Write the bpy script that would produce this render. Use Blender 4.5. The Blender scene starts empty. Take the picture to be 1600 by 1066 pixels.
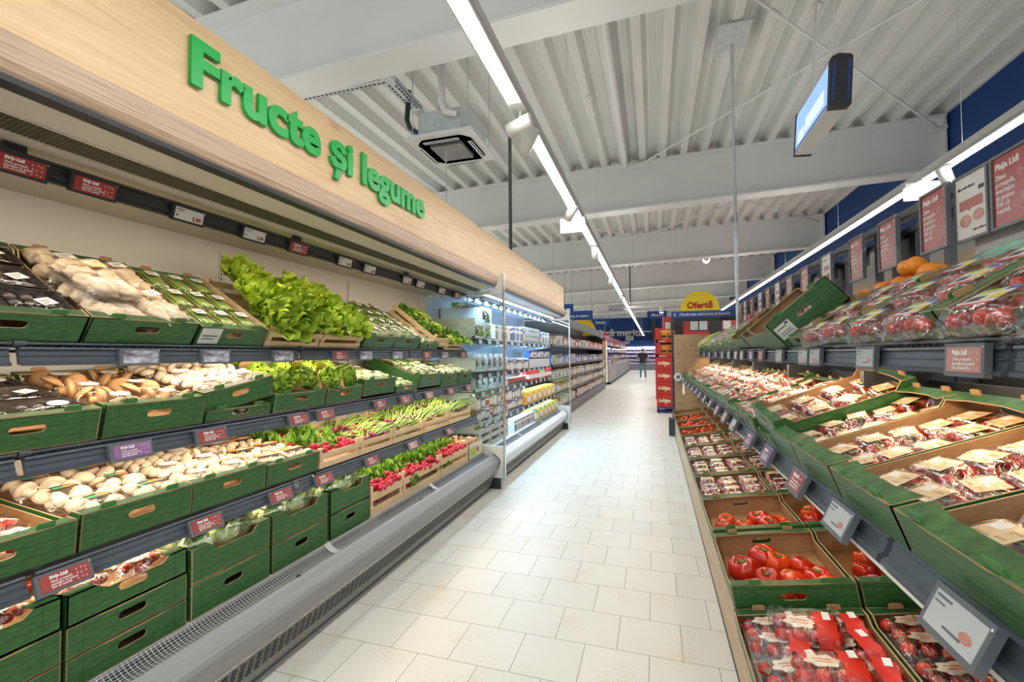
import bpy, bmesh, math, random
from mathutils import Vector, Matrix, Euler, noise
random.seed(11)
sc = bpy.context.scene
COL = sc.collection
PI = math.pi
rad = math.radians
# ------------------------------------------------------------------ camera
cam_d = bpy.data.cameras.new('camera'); cam_d.lens = 16.0; cam_d.sensor_width = 36.0
cam_d.sensor_fit = 'HORIZONTAL'; cam_d.clip_start = .05; cam_d.clip_end = 200
cam = bpy.data.objects.new('camera', cam_d); COL.objects.link(cam)
def _cam():
    yaw, pitch, roll = rad(17.27), rad(1.72), .0075
    f0 = Vector((-math.sin(yaw), math.cos(yaw), 0)); r0 = Vector((math.cos(yaw), math.sin(yaw), 0)); u0 = Vector((0, 0, 1))
    f = f0*math.cos(pitch)+u0*math.sin(pitch); u = u0*math.cos(pitch)-f0*math.sin(pitch)
    r = r0*math.cos(roll)-u*math.sin(roll); u2 = u*math.cos(roll)+r0*math.sin(roll)
    M = Matrix.Identity(4)
    for i in range(3):
        M[i][0] = r[i]; M[i][1] = u2[i]; M[i][2] = -f[i]; M[i][3] = (0, 0, 1.45)[i]
    return M
cam.matrix_world = _cam()
sc.camera = cam
sc.view_settings.view_transform = 'Standard'; sc.view_settings.look = 'None'
sc.view_settings.gamma = 1.0; sc.view_settings.use_curve_mapping = False
sc.view_settings.exposure = 0.68
# ------------------------------------------------------------------ world and light
w = bpy.data.worlds.new('ambient_fill'); sc.world = w; w.use_nodes = True  # soft fill added through the open end behind the camera
w.node_tree.nodes['Background'].inputs[0].default_value = (.93, .97, 1, 1)
w.node_tree.nodes['Background'].inputs[1].default_value = .75
sc.render.engine = 'CYCLES'
cy = sc.cycles
cy.use_denoising = True; cy.max_bounces = 7; cy.diffuse_bounces = 4; cy.glossy_bounces = 3
cy.transmission_bounces = 4; cy.transparent_max_bounces = 14; cy.sample_clamp_indirect = 6
cy.caustics_reflective = False; cy.caustics_refractive = False
K_LED, K_SHELF = 1.0, 1.0
def area(name, loc, rot, sx, sy, power, color, parent=None, spread=180):
    d = bpy.data.lights.new(name, 'AREA'); d.shape = 'RECTANGLE'; d.size = sx; d.size_y = sy
    d.energy = power; d.color = color; d.spread = rad(spread)
    o = bpy.data.objects.new(name, d); COL.objects.link(o); o.location = loc; o.rotation_euler = rot
    if parent: o.parent = parent
    return o
WHITE = (1, .985, .955)
LED_ROWS = (-.78, 2.33, -4.1, -7.2)
for x in LED_ROWS:                                   # the store's LED strips, plus an added upward fill
    for k in range(9):
        area('led_strip_light', (x, .4+4.6*k, 2.965), (0, 0, 0), .07, 4.2, 20*K_LED, WHITE)
        area('added_roof_fill', (x, .4+4.6*k, 3.06), (PI, 0, 0), .06, 4.2, 6*K_LED, WHITE)      # added fill aimed up to brighten the roof, not part of the strips
WARM = (1, .80, .57)
for (x, z, p, a) in ((-1.99, 2.05, 11, 20), (-2.06, 1.455, 13, 22), (-2.01, 1.10, 13, 22), (-1.94, .745, 9, 20)):
    area('chiller_shelf_light', (x, 2.3, z), (0, rad(a), 0), .04, 4.6, p*K_SHELF, WARM)
COOL = (.45, .72, 1)
for (x, z, p, a) in ((-1.92, 2.10, 40, 6), (-2.0, 1.59, 16, 12), (-2.0, 1.19, 16, 12), (-1.97, .985, 16, 12), (-1.93, .64, 16, 12)):
    area('chiller_shelf_light', (x, 6.75, z), (0, rad(a), 0), .04, 3.8, p*K_SHELF, COOL)
for (x, z, p, a) in ((.82, 1.39, 17, -28), (.55, .91, 7, -25)):
    area('gondola_shelf_light', (x, 4.9, z), (0, rad(a), 0), .04, 7.6, p*K_SHELF, (1, .74, .46))
# ------------------------------------------------------------------ materials
def nmat(name):
    m = bpy.data.materials.new(name); m.use_nodes = True
    return m, m.node_tree.nodes, m.node_tree.links, m.node_tree.nodes['Principled BSDF']
def pm(name, c1, c2=None, scale=30, rough=.5, metal=0, bump=0, stretch=None, emit=0, spec=.5, objvar=0, bscale=None, sss=0):
    m, N, L, B = nmat(name)
    c2 = c2 or tuple(min(1, v*1.12+.004) for v in c1)
    tc = N.new('ShaderNodeTexCoord'); mp = N.new('ShaderNodeMapping'); nz = N.new('ShaderNodeTexNoise')
    nz.inputs['Scale'].default_value = scale; nz.inputs['Detail'].default_value = 4
    if stretch: mp.inputs['Scale'].default_value = stretch
    L.new(tc.outputs['Object'], mp.inputs[0]); L.new(mp.outputs[0], nz.inputs['Vector'])
    rp = N.new('ShaderNodeValToRGB'); rp.color_ramp.elements[0].position = .32; rp.color_ramp.elements[1].position = .68
    rp.color_ramp.elements[0].color = (*c1, 1); rp.color_ramp.elements[1].color = (*c2, 1)
    L.new(nz.outputs['Fac'], rp.inputs[0]); out = rp.outputs[0]
    if objvar:
        oi = N.new('ShaderNodeObjectInfo'); hs = N.new('ShaderNodeHueSaturation'); mr = N.new('ShaderNodeMapRange')
        mr.inputs['To Min'].default_value = 1-objvar; mr.inputs['To Max'].default_value = 1+objvar
        L.new(oi.outputs['Random'], mr.inputs[0]); L.new(mr.outputs[0], hs.inputs['Value']); L.new(out, hs.inputs['Color']); out = hs.outputs[0]
    L.new(out, B.inputs['Base Color'])
    B.inputs['Roughness'].default_value = rough; B.inputs['Metallic'].default_value = metal
    B.inputs['Specular IOR Level'].default_value = spec
    if sss:
        B.inputs['Subsurface Weight'].default_value = sss; B.inputs['Subsurface Radius'].default_value = (.01, .006, .003)
    if emit:
        L.new(out, B.inputs['Emission Color']); B.inputs['Emission Strength'].default_value = emit
    if bump:
        bp = N.new('ShaderNodeBump'); bp.inputs['Strength'].default_value = bump; bp.inputs['Distance'].default_value = .004
        if bscale:
            n2 = N.new('ShaderNodeTexNoise'); n2.inputs['Scale'].default_value = bscale; L.new(tc.outputs['Object'], n2.inputs['Vector']); L.new(n2.outputs['Fac'], bp.inputs['Height'])
        else: L.new(nz.outputs['Fac'], bp.inputs['Height'])
        L.new(bp.outputs[0], B.inputs['Normal'])
    return m
def wood(name, c1, c2, c3, stretch=(9, 1.1, 30), scale=4, rough=.45, knots=False):
    m, N, L, B = nmat(name)
    tc = N.new('ShaderNodeTexCoord'); mp = N.new('ShaderNodeMapping'); mp.inputs['Scale'].default_value = stretch
    n1 = N.new('ShaderNodeTexNoise'); n1.inputs['Scale'].default_value = scale; n1.inputs['Detail'].default_value = 8; n1.inputs['Distortion'].default_value = .6
    L.new(tc.outputs['Object'], mp.inputs[0]); L.new(mp.outputs[0], n1.inputs['Vector'])
    rp = N.new('ShaderNodeValToRGB'); e = rp.color_ramp.elements
    e[0].position = .3; e[0].color = (*c1, 1); e[1].position = .72; e[1].color = (*c3, 1); x = e.new(.5); x.color = (*c2, 1)
    L.new(n1.outputs['Fac'], rp.inputs[0]); out = rp.outputs[0]
    if knots:
        v = N.new('ShaderNodeTexVoronoi'); v.inputs['Scale'].default_value = 3.1; mp2 = N.new('ShaderNodeMapping'); mp2.inputs['Scale'].default_value = (1, .55, 1.6)
        L.new(tc.outputs['Object'], mp2.inputs[0]); L.new(mp2.outputs[0], v.inputs['Vector'])
        r2 = N.new('ShaderNodeValToRGB'); r2.color_ramp.elements[0].position = .03; r2.color_ramp.elements[0].color = (.5, .36, .24, 1)
        r2.color_ramp.elements[1].position = .12; r2.color_ramp.elements[1].color = (1, 1, 1, 1); L.new(v.outputs['Distance'], r2.inputs[0])
        mx = N.new('ShaderNodeMixRGB'); mx.blend_type = 'MULTIPLY'; mx.inputs[0].default_value = .8
        L.new(out, mx.inputs[1]); L.new(r2.outputs[0], mx.inputs[2]); out = mx.outputs[0]
    L.new(out, B.inputs['Base Color']); B.inputs['Roughness'].default_value = rough
    return m
def cratemat():
    m, N, L, B = nmat('green_printed_board')
    tc = N.new('ShaderNodeTexCoord'); sp = N.new('ShaderNodeSeparateXYZ'); L.new(tc.outputs['Object'], sp.inputs[0])
    mp = N.new('ShaderNodeMapping'); mp.inputs['Scale'].default_value = (6, 6, 70); L.new(tc.outputs['Object'], mp.inputs[0])
    n1 = N.new('ShaderNodeTexNoise'); n1.inputs['Scale'].default_value = 5; n1.inputs['Detail'].default_value = 7; n1.inputs['Distortion'].default_value = .5
    L.new(mp.outputs[0], n1.inputs['Vector'])
    rp = N.new('ShaderNodeValToRGB'); e = rp.color_ramp.elements
    e[0].position = .36; e[0].color = (.014, .078, .020, 1); e[1].position = .7; e[1].color = (.058, .195, .044, 1)
    L.new(n1.outputs['Fac'], rp.inputs[0])
    # printed plank joints every 38 mm of height
    ad = N.new('ShaderNodeMath'); ad.operation = 'ADD'; ad.inputs[1].default_value = .003; L.new(sp.outputs['Z'], ad.inputs[0])
    md = N.new('ShaderNodeMath'); md.operation = 'MODULO'; md.inputs[1].default_value = .038; L.new(ad.outputs[0], md.inputs[0])
    lt = N.new('ShaderNodeMath'); lt.operation = 'LESS_THAN'; lt.inputs[1].default_value = .003; L.new(md.outputs[0], lt.inputs[0])
    ab = N.new('ShaderNodeMath'); ab.operation = 'ABSOLUTE'; L.new(sp.outputs['X'], ab.inputs[0])
    c1 = N.new('ShaderNodeMath'); c1.operation = 'COMPARE'; c1.inputs[1].default_value = .148; c1.inputs[2].default_value = .0013; L.new(ab.outputs[0], c1.inputs[0])
    mxm = N.new('ShaderNodeMath'); mxm.operation = 'MAXIMUM'; L.new(lt.outputs[0], mxm.inputs[0]); L.new(c1.outputs[0], mxm.inputs[1])
    mul = N.new('ShaderNodeMath'); mul.operation = 'MULTIPLY'; mul.inputs[1].default_value = .85; L.new(mxm.outputs[0], mul.inputs[0])
    mx = N.new('ShaderNodeMixRGB'); L.new(mul.outputs[0], mx.inputs[0]); L.new(rp.outputs[0], mx.inputs[1]); mx.inputs[2].default_value = (.010, .060, .016, 1)
    L.new(mx.outputs[0], B.inputs['Base Color']); B.inputs['Roughness'].default_value = .42
    return m
def film(name, tint=(1, 1, 1), amount=.16, rough=.12, scale=38):
    m, N, L, B = nmat(name); N.remove(B); out = N['Material Output']
    tc = N.new('ShaderNodeTexCoord'); nz = N.new('ShaderNodeTexNoise'); nz.inputs['Scale'].default_value = scale; nz.inputs['Detail'].default_value = 3; nz.inputs['Distortion'].default_value = 1.5
    L.new(tc.outputs['Object'], nz.inputs['Vector'])
    rp = N.new('ShaderNodeValToRGB'); rp.color_ramp.elements[0].position = .5; rp.color_ramp.elements[0].color = (amount*.45,)*3+(1,)
    rp.color_ramp.elements[1].position = .74; rp.color_ramp.elements[1].color = (min(1, amount*2.4),)*3+(1,)
    L.new(nz.outputs['Fac'], rp.inputs[0])
    tr = N.new('ShaderNodeBsdfTransparent'); tr.inputs[0].default_value = (*[.88+.12*t for t in tint], 1)
    gl = N.new('ShaderNodeBsdfGlossy'); gl.inputs['Roughness'].default_value = rough; gl.inputs[0].default_value = (*tint, 1)
    bp = N.new('ShaderNodeBump'); bp.inputs['Strength'].default_value = .9; bp.inputs['Distance'].default_value = .006
    L.new(nz.outputs['Fac'], bp.inputs['Height']); L.new(bp.outputs[0], gl.inputs['Normal'])
    mx = N.new('ShaderNodeMixShader'); L.new(rp.outputs[0], mx.inputs[0]); L.new(tr.outputs[0], mx.inputs[1]); L.new(gl.outputs[0], mx.inputs[2])
    L.new(mx.outputs[0], out.inputs[0]); return m
def glassmat(name, tint=(.93, .98, .97), amount=.07):
    m, N, L, B = nmat(name); N.remove(B); out = N['Material Output']
    tr = N.new('ShaderNodeBsdfTransparent'); tr.inputs[0].default_value = (*tint, 1)
    gl = N.new('ShaderNodeBsdfGlossy'); gl.inputs['Roughness'].default_value = .02
    nz = N.new('ShaderNodeTexNoise'); nz.inputs['Scale'].default_value = 2
    mr = N.new('ShaderNodeMapRange'); mr.inputs['To Min'].default_value = amount*.7; mr.inputs['To Max'].default_value = amount*1.3
    L.new(nz.outputs['Fac'], mr.inputs[0])
    mx = N.new('ShaderNodeMixShader'); L.new(mr.outputs[0], mx.inputs[0]); L.new(tr.outputs[0], mx.inputs[1]); L.new(gl.outputs[0], mx.inputs[2])
    L.new(mx.outputs[0], out.inputs[0]); return m
def floormat():
    m, N, L, B = nmat('stone_tiles')
    tc = N.new('ShaderNodeTexCoord'); mp = N.new('ShaderNodeMapping'); mp.inputs['Location'].default_value = (.5035, -2.02+.302*40, 0)
    br = N.new('ShaderNodeTexBrick'); L.new(tc.outputs['Object'], mp.inputs[0]); L.new(mp.outputs[0], br.inputs['Vector'])
    br.inputs['Scale'].default_value = 1; br.inputs['Brick Width'].default_value = .307; br.inputs['Row Height'].default_value = .302
    br.inputs['Mortar Size'].default_value = .0016; br.inputs['Mortar Smooth'].default_value = .1; br.inputs['Bias'].default_value = 0
    br.inputs['Color1'].default_value = (.74, .725, .655, 1); br.inputs['Color2'].default_value = (.785, .77, .70, 1); br.inputs['Mortar'].default_value = (.20, .19, .16, 1)
    nz = N.new('ShaderNodeTexNoise'); nz.inputs['Scale'].default_value = 95; nz.inputs['Detail'].default_value = 3; L.new(tc.outputs['Object'], nz.inputs['Vector'])
    n2 = N.new('ShaderNodeTexNoise'); n2.inputs['Scale'].default_value = 3.3; L.new(tc.outputs['Object'], n2.inputs['Vector'])
    ml = N.new('ShaderNodeMath'); ml.operation = 'MULTIPLY'; L.new(nz.outputs['Fac'], ml.inputs[0]); L.new(n2.outputs['Fac'], ml.inputs[1])
    rp = N.new('ShaderNodeValToRGB'); rp.color_ramp.elements[0].position = .345; rp.color_ramp.elements[0].color = (0, 0, 0, 1); rp.color_ramp.elements[1].position = .37; rp.color_ramp.elements[1].color = (.5, .5, .5, 1)
    L.new(ml.outputs[0], rp.inputs[0])
    mx = N.new('ShaderNodeMixRGB'); L.new(rp.outputs[0], mx.inputs[0]); L.new(br.outputs['Color'], mx.inputs[1]); mx.inputs[2].default_value = (.66, .52, .27, 1)
    L.new(mx.outputs[0], B.inputs['Base Color']); B.inputs['Roughness'].default_value = .4; B.inputs['Specular IOR Level'].default_value = .4
    bp = N.new('ShaderNodeBump'); bp.inputs['Strength'].default_value = .25; bp.inputs['Distance'].default_value = .003; bp.invert = True
    L.new(br.outputs['Fac'], bp.inputs['Height']); L.new(bp.outputs[0], B.inputs['Normal'])
    return m
def emis(name, col, s):
    m, N, L, B = nmat(name)
    B.inputs['Base Color'].default_value = (*col, 1); B.inputs['Emission Color'].default_value = (*col, 1); B.inputs['Emission Strength'].default_value = s
    nz = N.new('ShaderNodeTexNoise'); nz.inputs['Scale'].default_value = 1.3
    mr = N.new('ShaderNodeMapRange'); mr.inputs['To Min'].default_value = s*.97; mr.inputs['To Max'].default_value = s*1.03
    L.new(nz.outputs['Fac'], mr.inputs[0]); L.new(mr.outputs[0], B.inputs['Emission Strength'])
    return m
M = {}
M['floor'] = floormat()
M['oak'] = wood('light_oak', (.68, .45, .23), (.76, .53, .295), (.82, .60, .355), stretch=(9, .8, 14), scale=3.2, knots=True)
M['trimwood'] = wood('grey_oak', (.36, .24, .155), (.52, .37, .26), (.64, .49, .37), stretch=(20, .8, 36), scale=4.5)
M['plinthwood'] = wood('plinth_oak', (.50, .34, .19), (.60, .42, .25), (.68, .50, .32), stretch=(9, 1.2, 9), scale=4)
M['endwood'] = wood('end_panel_oak', (.36, .22, .11), (.47, .31, .16), (.55, .38, .22), stretch=(2.2, 6, 16), scale=3, knots=True)
M['slatwood'] = wood('wall_wood', (.40, .29, .20), (.52, .40, .29), (.60, .47, .35), stretch=(3, 22, 1.2), scale=3)
M['lath'] = wood('crate_lath', (.62, .42, .22), (.74, .54, .31), (.84, .66, .42), stretch=(12, 12, 30), scale=5, rough=.65)
M['greylath'] = wood('grey_board', (.42, .43, .41), (.55, .56, .53), (.66, .67, .64), stretch=(6, 6, 40), scale=4, rough=.6)
M['crate'] = cratemat()
M['kraft'] = pm('kraft_board', (.36, .20, .09), (.45, .265, .125), scale=40, rough=.75, stretch=(1, 1, 6))
M['kraftedge'] = pm('kraft_edge', (.40, .26, .13), (.56, .40, .23), scale=300, rough=.8)
M['grtab'] = pm('green_tab', (.04, .17, .035), (.07, .23, .06), scale=30, rough=.5)
M['white'] = pm('white_paint', (.72, .735, .725), (.76, .77, .76), scale=2, rough=.5)
M['deck'] = pm('painted_roof_sheet', (.66, .675, .64), (.72, .73, .70), scale=1.5, rough=.42)
M['cream'] = pm('chiller_cream', (.60, .53, .43), (.64, .57, .47), scale=3, rough=.5)
M['creamwhite'] = pm('chiller_white', (.70, .69, .67), (.74, .73, .71), scale=3, rough=.45)
M['coolwhite'] = pm('cool_white', (.66, .70, .75), (.70, .74, .78), scale=3, rough=.45)
M['rail'] = pm('slate_rail', (.062, .078, .098), (.078, .095, .118), scale=10, rough=.4)
M['railblack'] = pm('black_rail', (.02, .02, .021), (.03, .03, .031), scale=10, rough=.4)
M['dark'] = pm('dark_plastic', (.018, .02, .023), (.03, .033, .037), scale=12, rough=.5)
M['bumper'] = pm('bumper_plastic', (.26, .265, .27), (.30, .305, .31), scale=6, rough=.35, stretch=(8, .3, 8))
M['steel'] = pm('steel_panel', (.24, .235, .225), (.29, .285, .275), scale=5, rough=.38, metal=.55, stretch=(10, .4, 10))
M['kick'] = pm('kick_panel', (.13, .135, .14), (.16, .165, .17), scale=6, rough=.5)
M['grate'] = pm('grate_grey', (.50, .50, .495), (.56, .56, .555), scale=8, rough=.4)
M['grille'] = pm('olive_honeycomb', (.10, .09, .045), (.15, .135, .07), scale=90, rough=.7)
M['chrome'] = pm('brushed_metal', (.62, .61, .59), (.72, .71, .69), scale=10, rough=.25, metal=.9)
M['zinc'] = pm('galvanised_steel', (.52, .57, .59), (.62, .67, .69), scale=14, rough=.4, metal=.15)
M['pole'] = pm('pole_steel', (.12, .13, .125), (.17, .18, .175), scale=8, rough=.4, metal=.6)
M['blue'] = pm('blue_wall_paint', (.004, .045, .20), (.006, .055, .235), scale=1.2, rough=.6)
M['signblue'] = pm('sign_blue', (.006, .07, .32), (.01, .09, .38), scale=4, rough=.5)
M['yellow'] = pm('sign_yellow', (.80, .56, .01), (.86, .62, .015), scale=3, rough=.5)
M['signred'] = pm('text_red', (.42, .015, .01), (.50, .02, .015), scale=5, rough=.5)
M['green'] = pm('letter_green', (.0, .40, .06), (.0, .46, .075), scale=6, rough=.4)
M['tagred'] = pm('tag_red', (.34, .040, .036), (.39, .055, .048), scale=9, rough=.3)
M['tagpink'] = pm('tag_pale_red', (.52, .21, .17), (.58, .27, .22), scale=9, rough=.3)
M['tagpurple'] = pm('tag_purple_glare', (.20, .05, .16), (.36, .16, .42), scale=22, rough=.15)  # purplish screen glare painted into the red
M['tagwhite'] = pm('tag_white', (.60, .62, .58), (.68, .70, .66), scale=9, rough=.3)
M['tagglare'] = pm('tag_glare', (.05, .012, .04), (.70, .74, .85), scale=17, rough=.12, stretch=(1, 1, 2))  # glare on the screen, painted as pale streaks over dark
M['tagpale'] = pm('tag_pale_grey', (.46, .50, .50), (.54, .57, .56), scale=6, rough=.25)  # plain pale grey tag face
M['tagblue'] = pm('tag_pale_blue', (.45, .53, .56), (.62, .66, .62), scale=20, rough=.2)
M['txt'] = pm('print_white', (.80, .78, .75), (.86, .84, .82), scale=8, rough=.5)
M['ink'] = pm('print_black', (.03, .03, .035), (.05, .05, .055), scale=8, rough=.5)
M['frame'] = pm('sign_frame_grey', (.115, .125, .14), (.145, .155, .17), scale=8, rough=.4)
M['grey'] = pm('grey_board_paint', (.44, .45, .45), (.49, .50, .50), scale=3, rough=.5)
M['anthracite'] = pm('anthracite_steel', (.035, .042, .052), (.05, .058, .07), scale=8, rough=.45)
M['led'] = emis('led_diffuser', (1, .99, .97), 5.5)
M['lampglow'] = emis('lamp_face', (1, .95, .85), 14)
M['exitglow'] = emis('sign_glow', (.93, .97, 1), 1.5)
M['screen'] = emis('screen_lit', (.25, .42, .80), .7)
M['screenw'] = emis('screen_white', (.62, .72, .95), .6)
M['film'] = film('clear_film', amount=.12)
M['filmthick'] = film('crumpled_film', amount=.21, rough=.13, scale=30)
M['filmlid'] = film('punnet_lid', amount=.11, rough=.06, scale=14)
M['tray'] = film('clear_tray', tint=(.95, .97, 1), amount=.26, rough=.2, scale=12)
M['glass'] = glassmat('glass_pane')
M['trayblack'] = pm('black_tray', (.035, .03, .03), (.07, .06, .055), scale=60, rough=.25)
M['label'] = pm('paper_label', (.76, .75, .73), (.82, .81, .80), scale=60, rough=.6)
M['klabel'] = pm('kraft_label', (.66, .48, .25), (.76, .60, .36), scale=30, rough=.6)
M['lgreen'] = pm('label_lime', (.42, .55, .05), (.50, .62, .08), scale=20, rough=.5)
M['lyellow'] = pm('label_yellow', (.85, .60, .03), (.9, .66, .05), scale=20, rough=.5)
M['lred'] = pm('label_red', (.62, .025, .015), (.72, .035, .02), scale=20, rough=.4)
M['lblue'] = pm('label_blue', (.02, .08, .42), (.03, .11, .5), scale=20, rough=.4)
M['orange'] = pm('label_orange', (.75, .22, .03), (.85, .32, .05), scale=20, rough=.5)
M['mush'] = pm('mushroom_white', (.68, .52, .36), (.80, .68, .53), scale=25, rough=.55, objvar=.08)
M['mushbrown'] = pm('mushroom_brown', (.36, .18, .07), (.58, .36, .18), scale=28, rough=.5, objvar=.15)
M['oyster'] = pm('oyster_mushroom', (.50, .38, .25), (.74, .62, .47), scale=22, rough=.55, objvar=.12, stretch=(1, 1, 2))
M['tomato'] = pm('tomato_skin', (.46, .012, .006), (.62, .035, .012), scale=12, rough=.16, spec=.6, objvar=.16)
M['tomorange'] = pm('tomato_orange', (.62, .05, .01), (.74, .10, .02), scale=14, rough=.18, objvar=.15)
M['tomdark'] = pm('tomato_dark', (.20, .012, .012), (.38, .025, .016), scale=14, rough=.22, objvar=.2)
M['calyx'] = pm('calyx_green', (.09, .17, .03), (.22, .28, .06), scale=60, rough=.6)
M['scar'] = pm('tomato_scar', (.42, .24, .07), (.55, .33, .1), scale=80, rough=.7)
M['leaf'] = pm('lettuce_leaf', (.20, .36, .012), (.50, .62, .07), scale=14, rough=.42, objvar=.15)
M['leafdark'] = pm('dark_leaf', (.06, .19, .014), (.22, .40, .04), scale=18, rough=.45, objvar=.18)
M['leafpale'] = pm('pale_leaf', (.34, .52, .13), (.74, .82, .48), scale=22, bump=.5, rough=.45, objvar=.1)
M['curly'] = pm('curly_leaf', (.16, .36, .012), (.46, .64, .06), scale=26, rough=.5, objvar=.15)
M['herb'] = pm('herb_green', (.05, .13, .02), (.24, .36, .08), scale=60, rough=.55, objvar=.15)
M['onion'] = pm('onion_green', (.12, .32, .035), (.46, .60, .14), scale=16, rough=.35, stretch=(4, 1, 4))
M['onionwhite'] = pm('onion_white', (.72, .66, .48), (.82, .78, .66), scale=20, rough=.4)
M['onionred'] = pm('onion_red', (.22, .02, .09), (.42, .07, .2), scale=16, rough=.3, objvar=.2)
M['radish'] = pm('radish_red', (.44, .008, .03), (.60, .02, .06), scale=14, rough=.28, objvar=.18)
M['asp'] = pm('asparagus', (.17, .27, .04), (.36, .46, .12), scale=18, rough=.5, stretch=(3, .6, 3))
M['orangefruit'] = pm('orange_peel', (.80, .22, .01), (.90, .32, .02), scale=40, rough=.4, bump=.2, objvar=.1)
M['corn'] = pm('corn_husk', (.42, .48, .10), (.62, .64, .24), scale=14, rough=.55, stretch=(8, 1, 8))
M['aub'] = pm('aubergine_skin', (.012, .006, .02), (.03, .014, .045), scale=8, rough=.15)
M['paper'] = pm('brown_paper', (.50, .32, .15), (.62, .42, .22), scale=12, rough=.7)
M['skin'] = pm('skin', (.48, .27, .17), (.54, .31, .2), scale=20, rough=.5)
M['hair'] = pm('hair_dark', (.03, .022, .018), (.05, .038, .03), scale=60, rough=.6)
M['shirt'] = pm('black_shirt', (.012, .012, .015), (.022, .022, .026), scale=20, rough=.8)
M['jeans'] = pm('blue_jeans', (.10, .17, .23), (.15, .23, .30), scale=30, rough=.8)
M['shoe'] = pm('dark_shoe', (.02, .018, .018), (.035, .03, .03), scale=20, rough=.6)
M['chipred'] = pm('carton_red', (.52, .018, .014), (.58, .028, .02), scale=5, rough=.4)
M['kioskred'] = pm('kiosk_red', (.50, .035, .04), (.56, .05, .055), scale=2, rough=.5)
for n, c in dict(pw=(.74, .76, .78), pb=(.03, .12, .5), pg=(.06, .38, .18), pp=(.45, .12, .4), pr=(.55, .04, .04), py=(.78, .5, .02), po=(.74, .26, .04), pc=(.66, .60, .48), pk=(.16, .13, .11), pl=(.42, .44, .22), pt=(.02, .33, .2), pn=(.42, .25, .12), pv=(.22, .16, .5), ps=(.62, .68, .74)).items():
    M[n] = pm('pack_'+n, c, tuple(min(1, v*1.25+.02) for v in c), scale=24, rough=.35)
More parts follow.
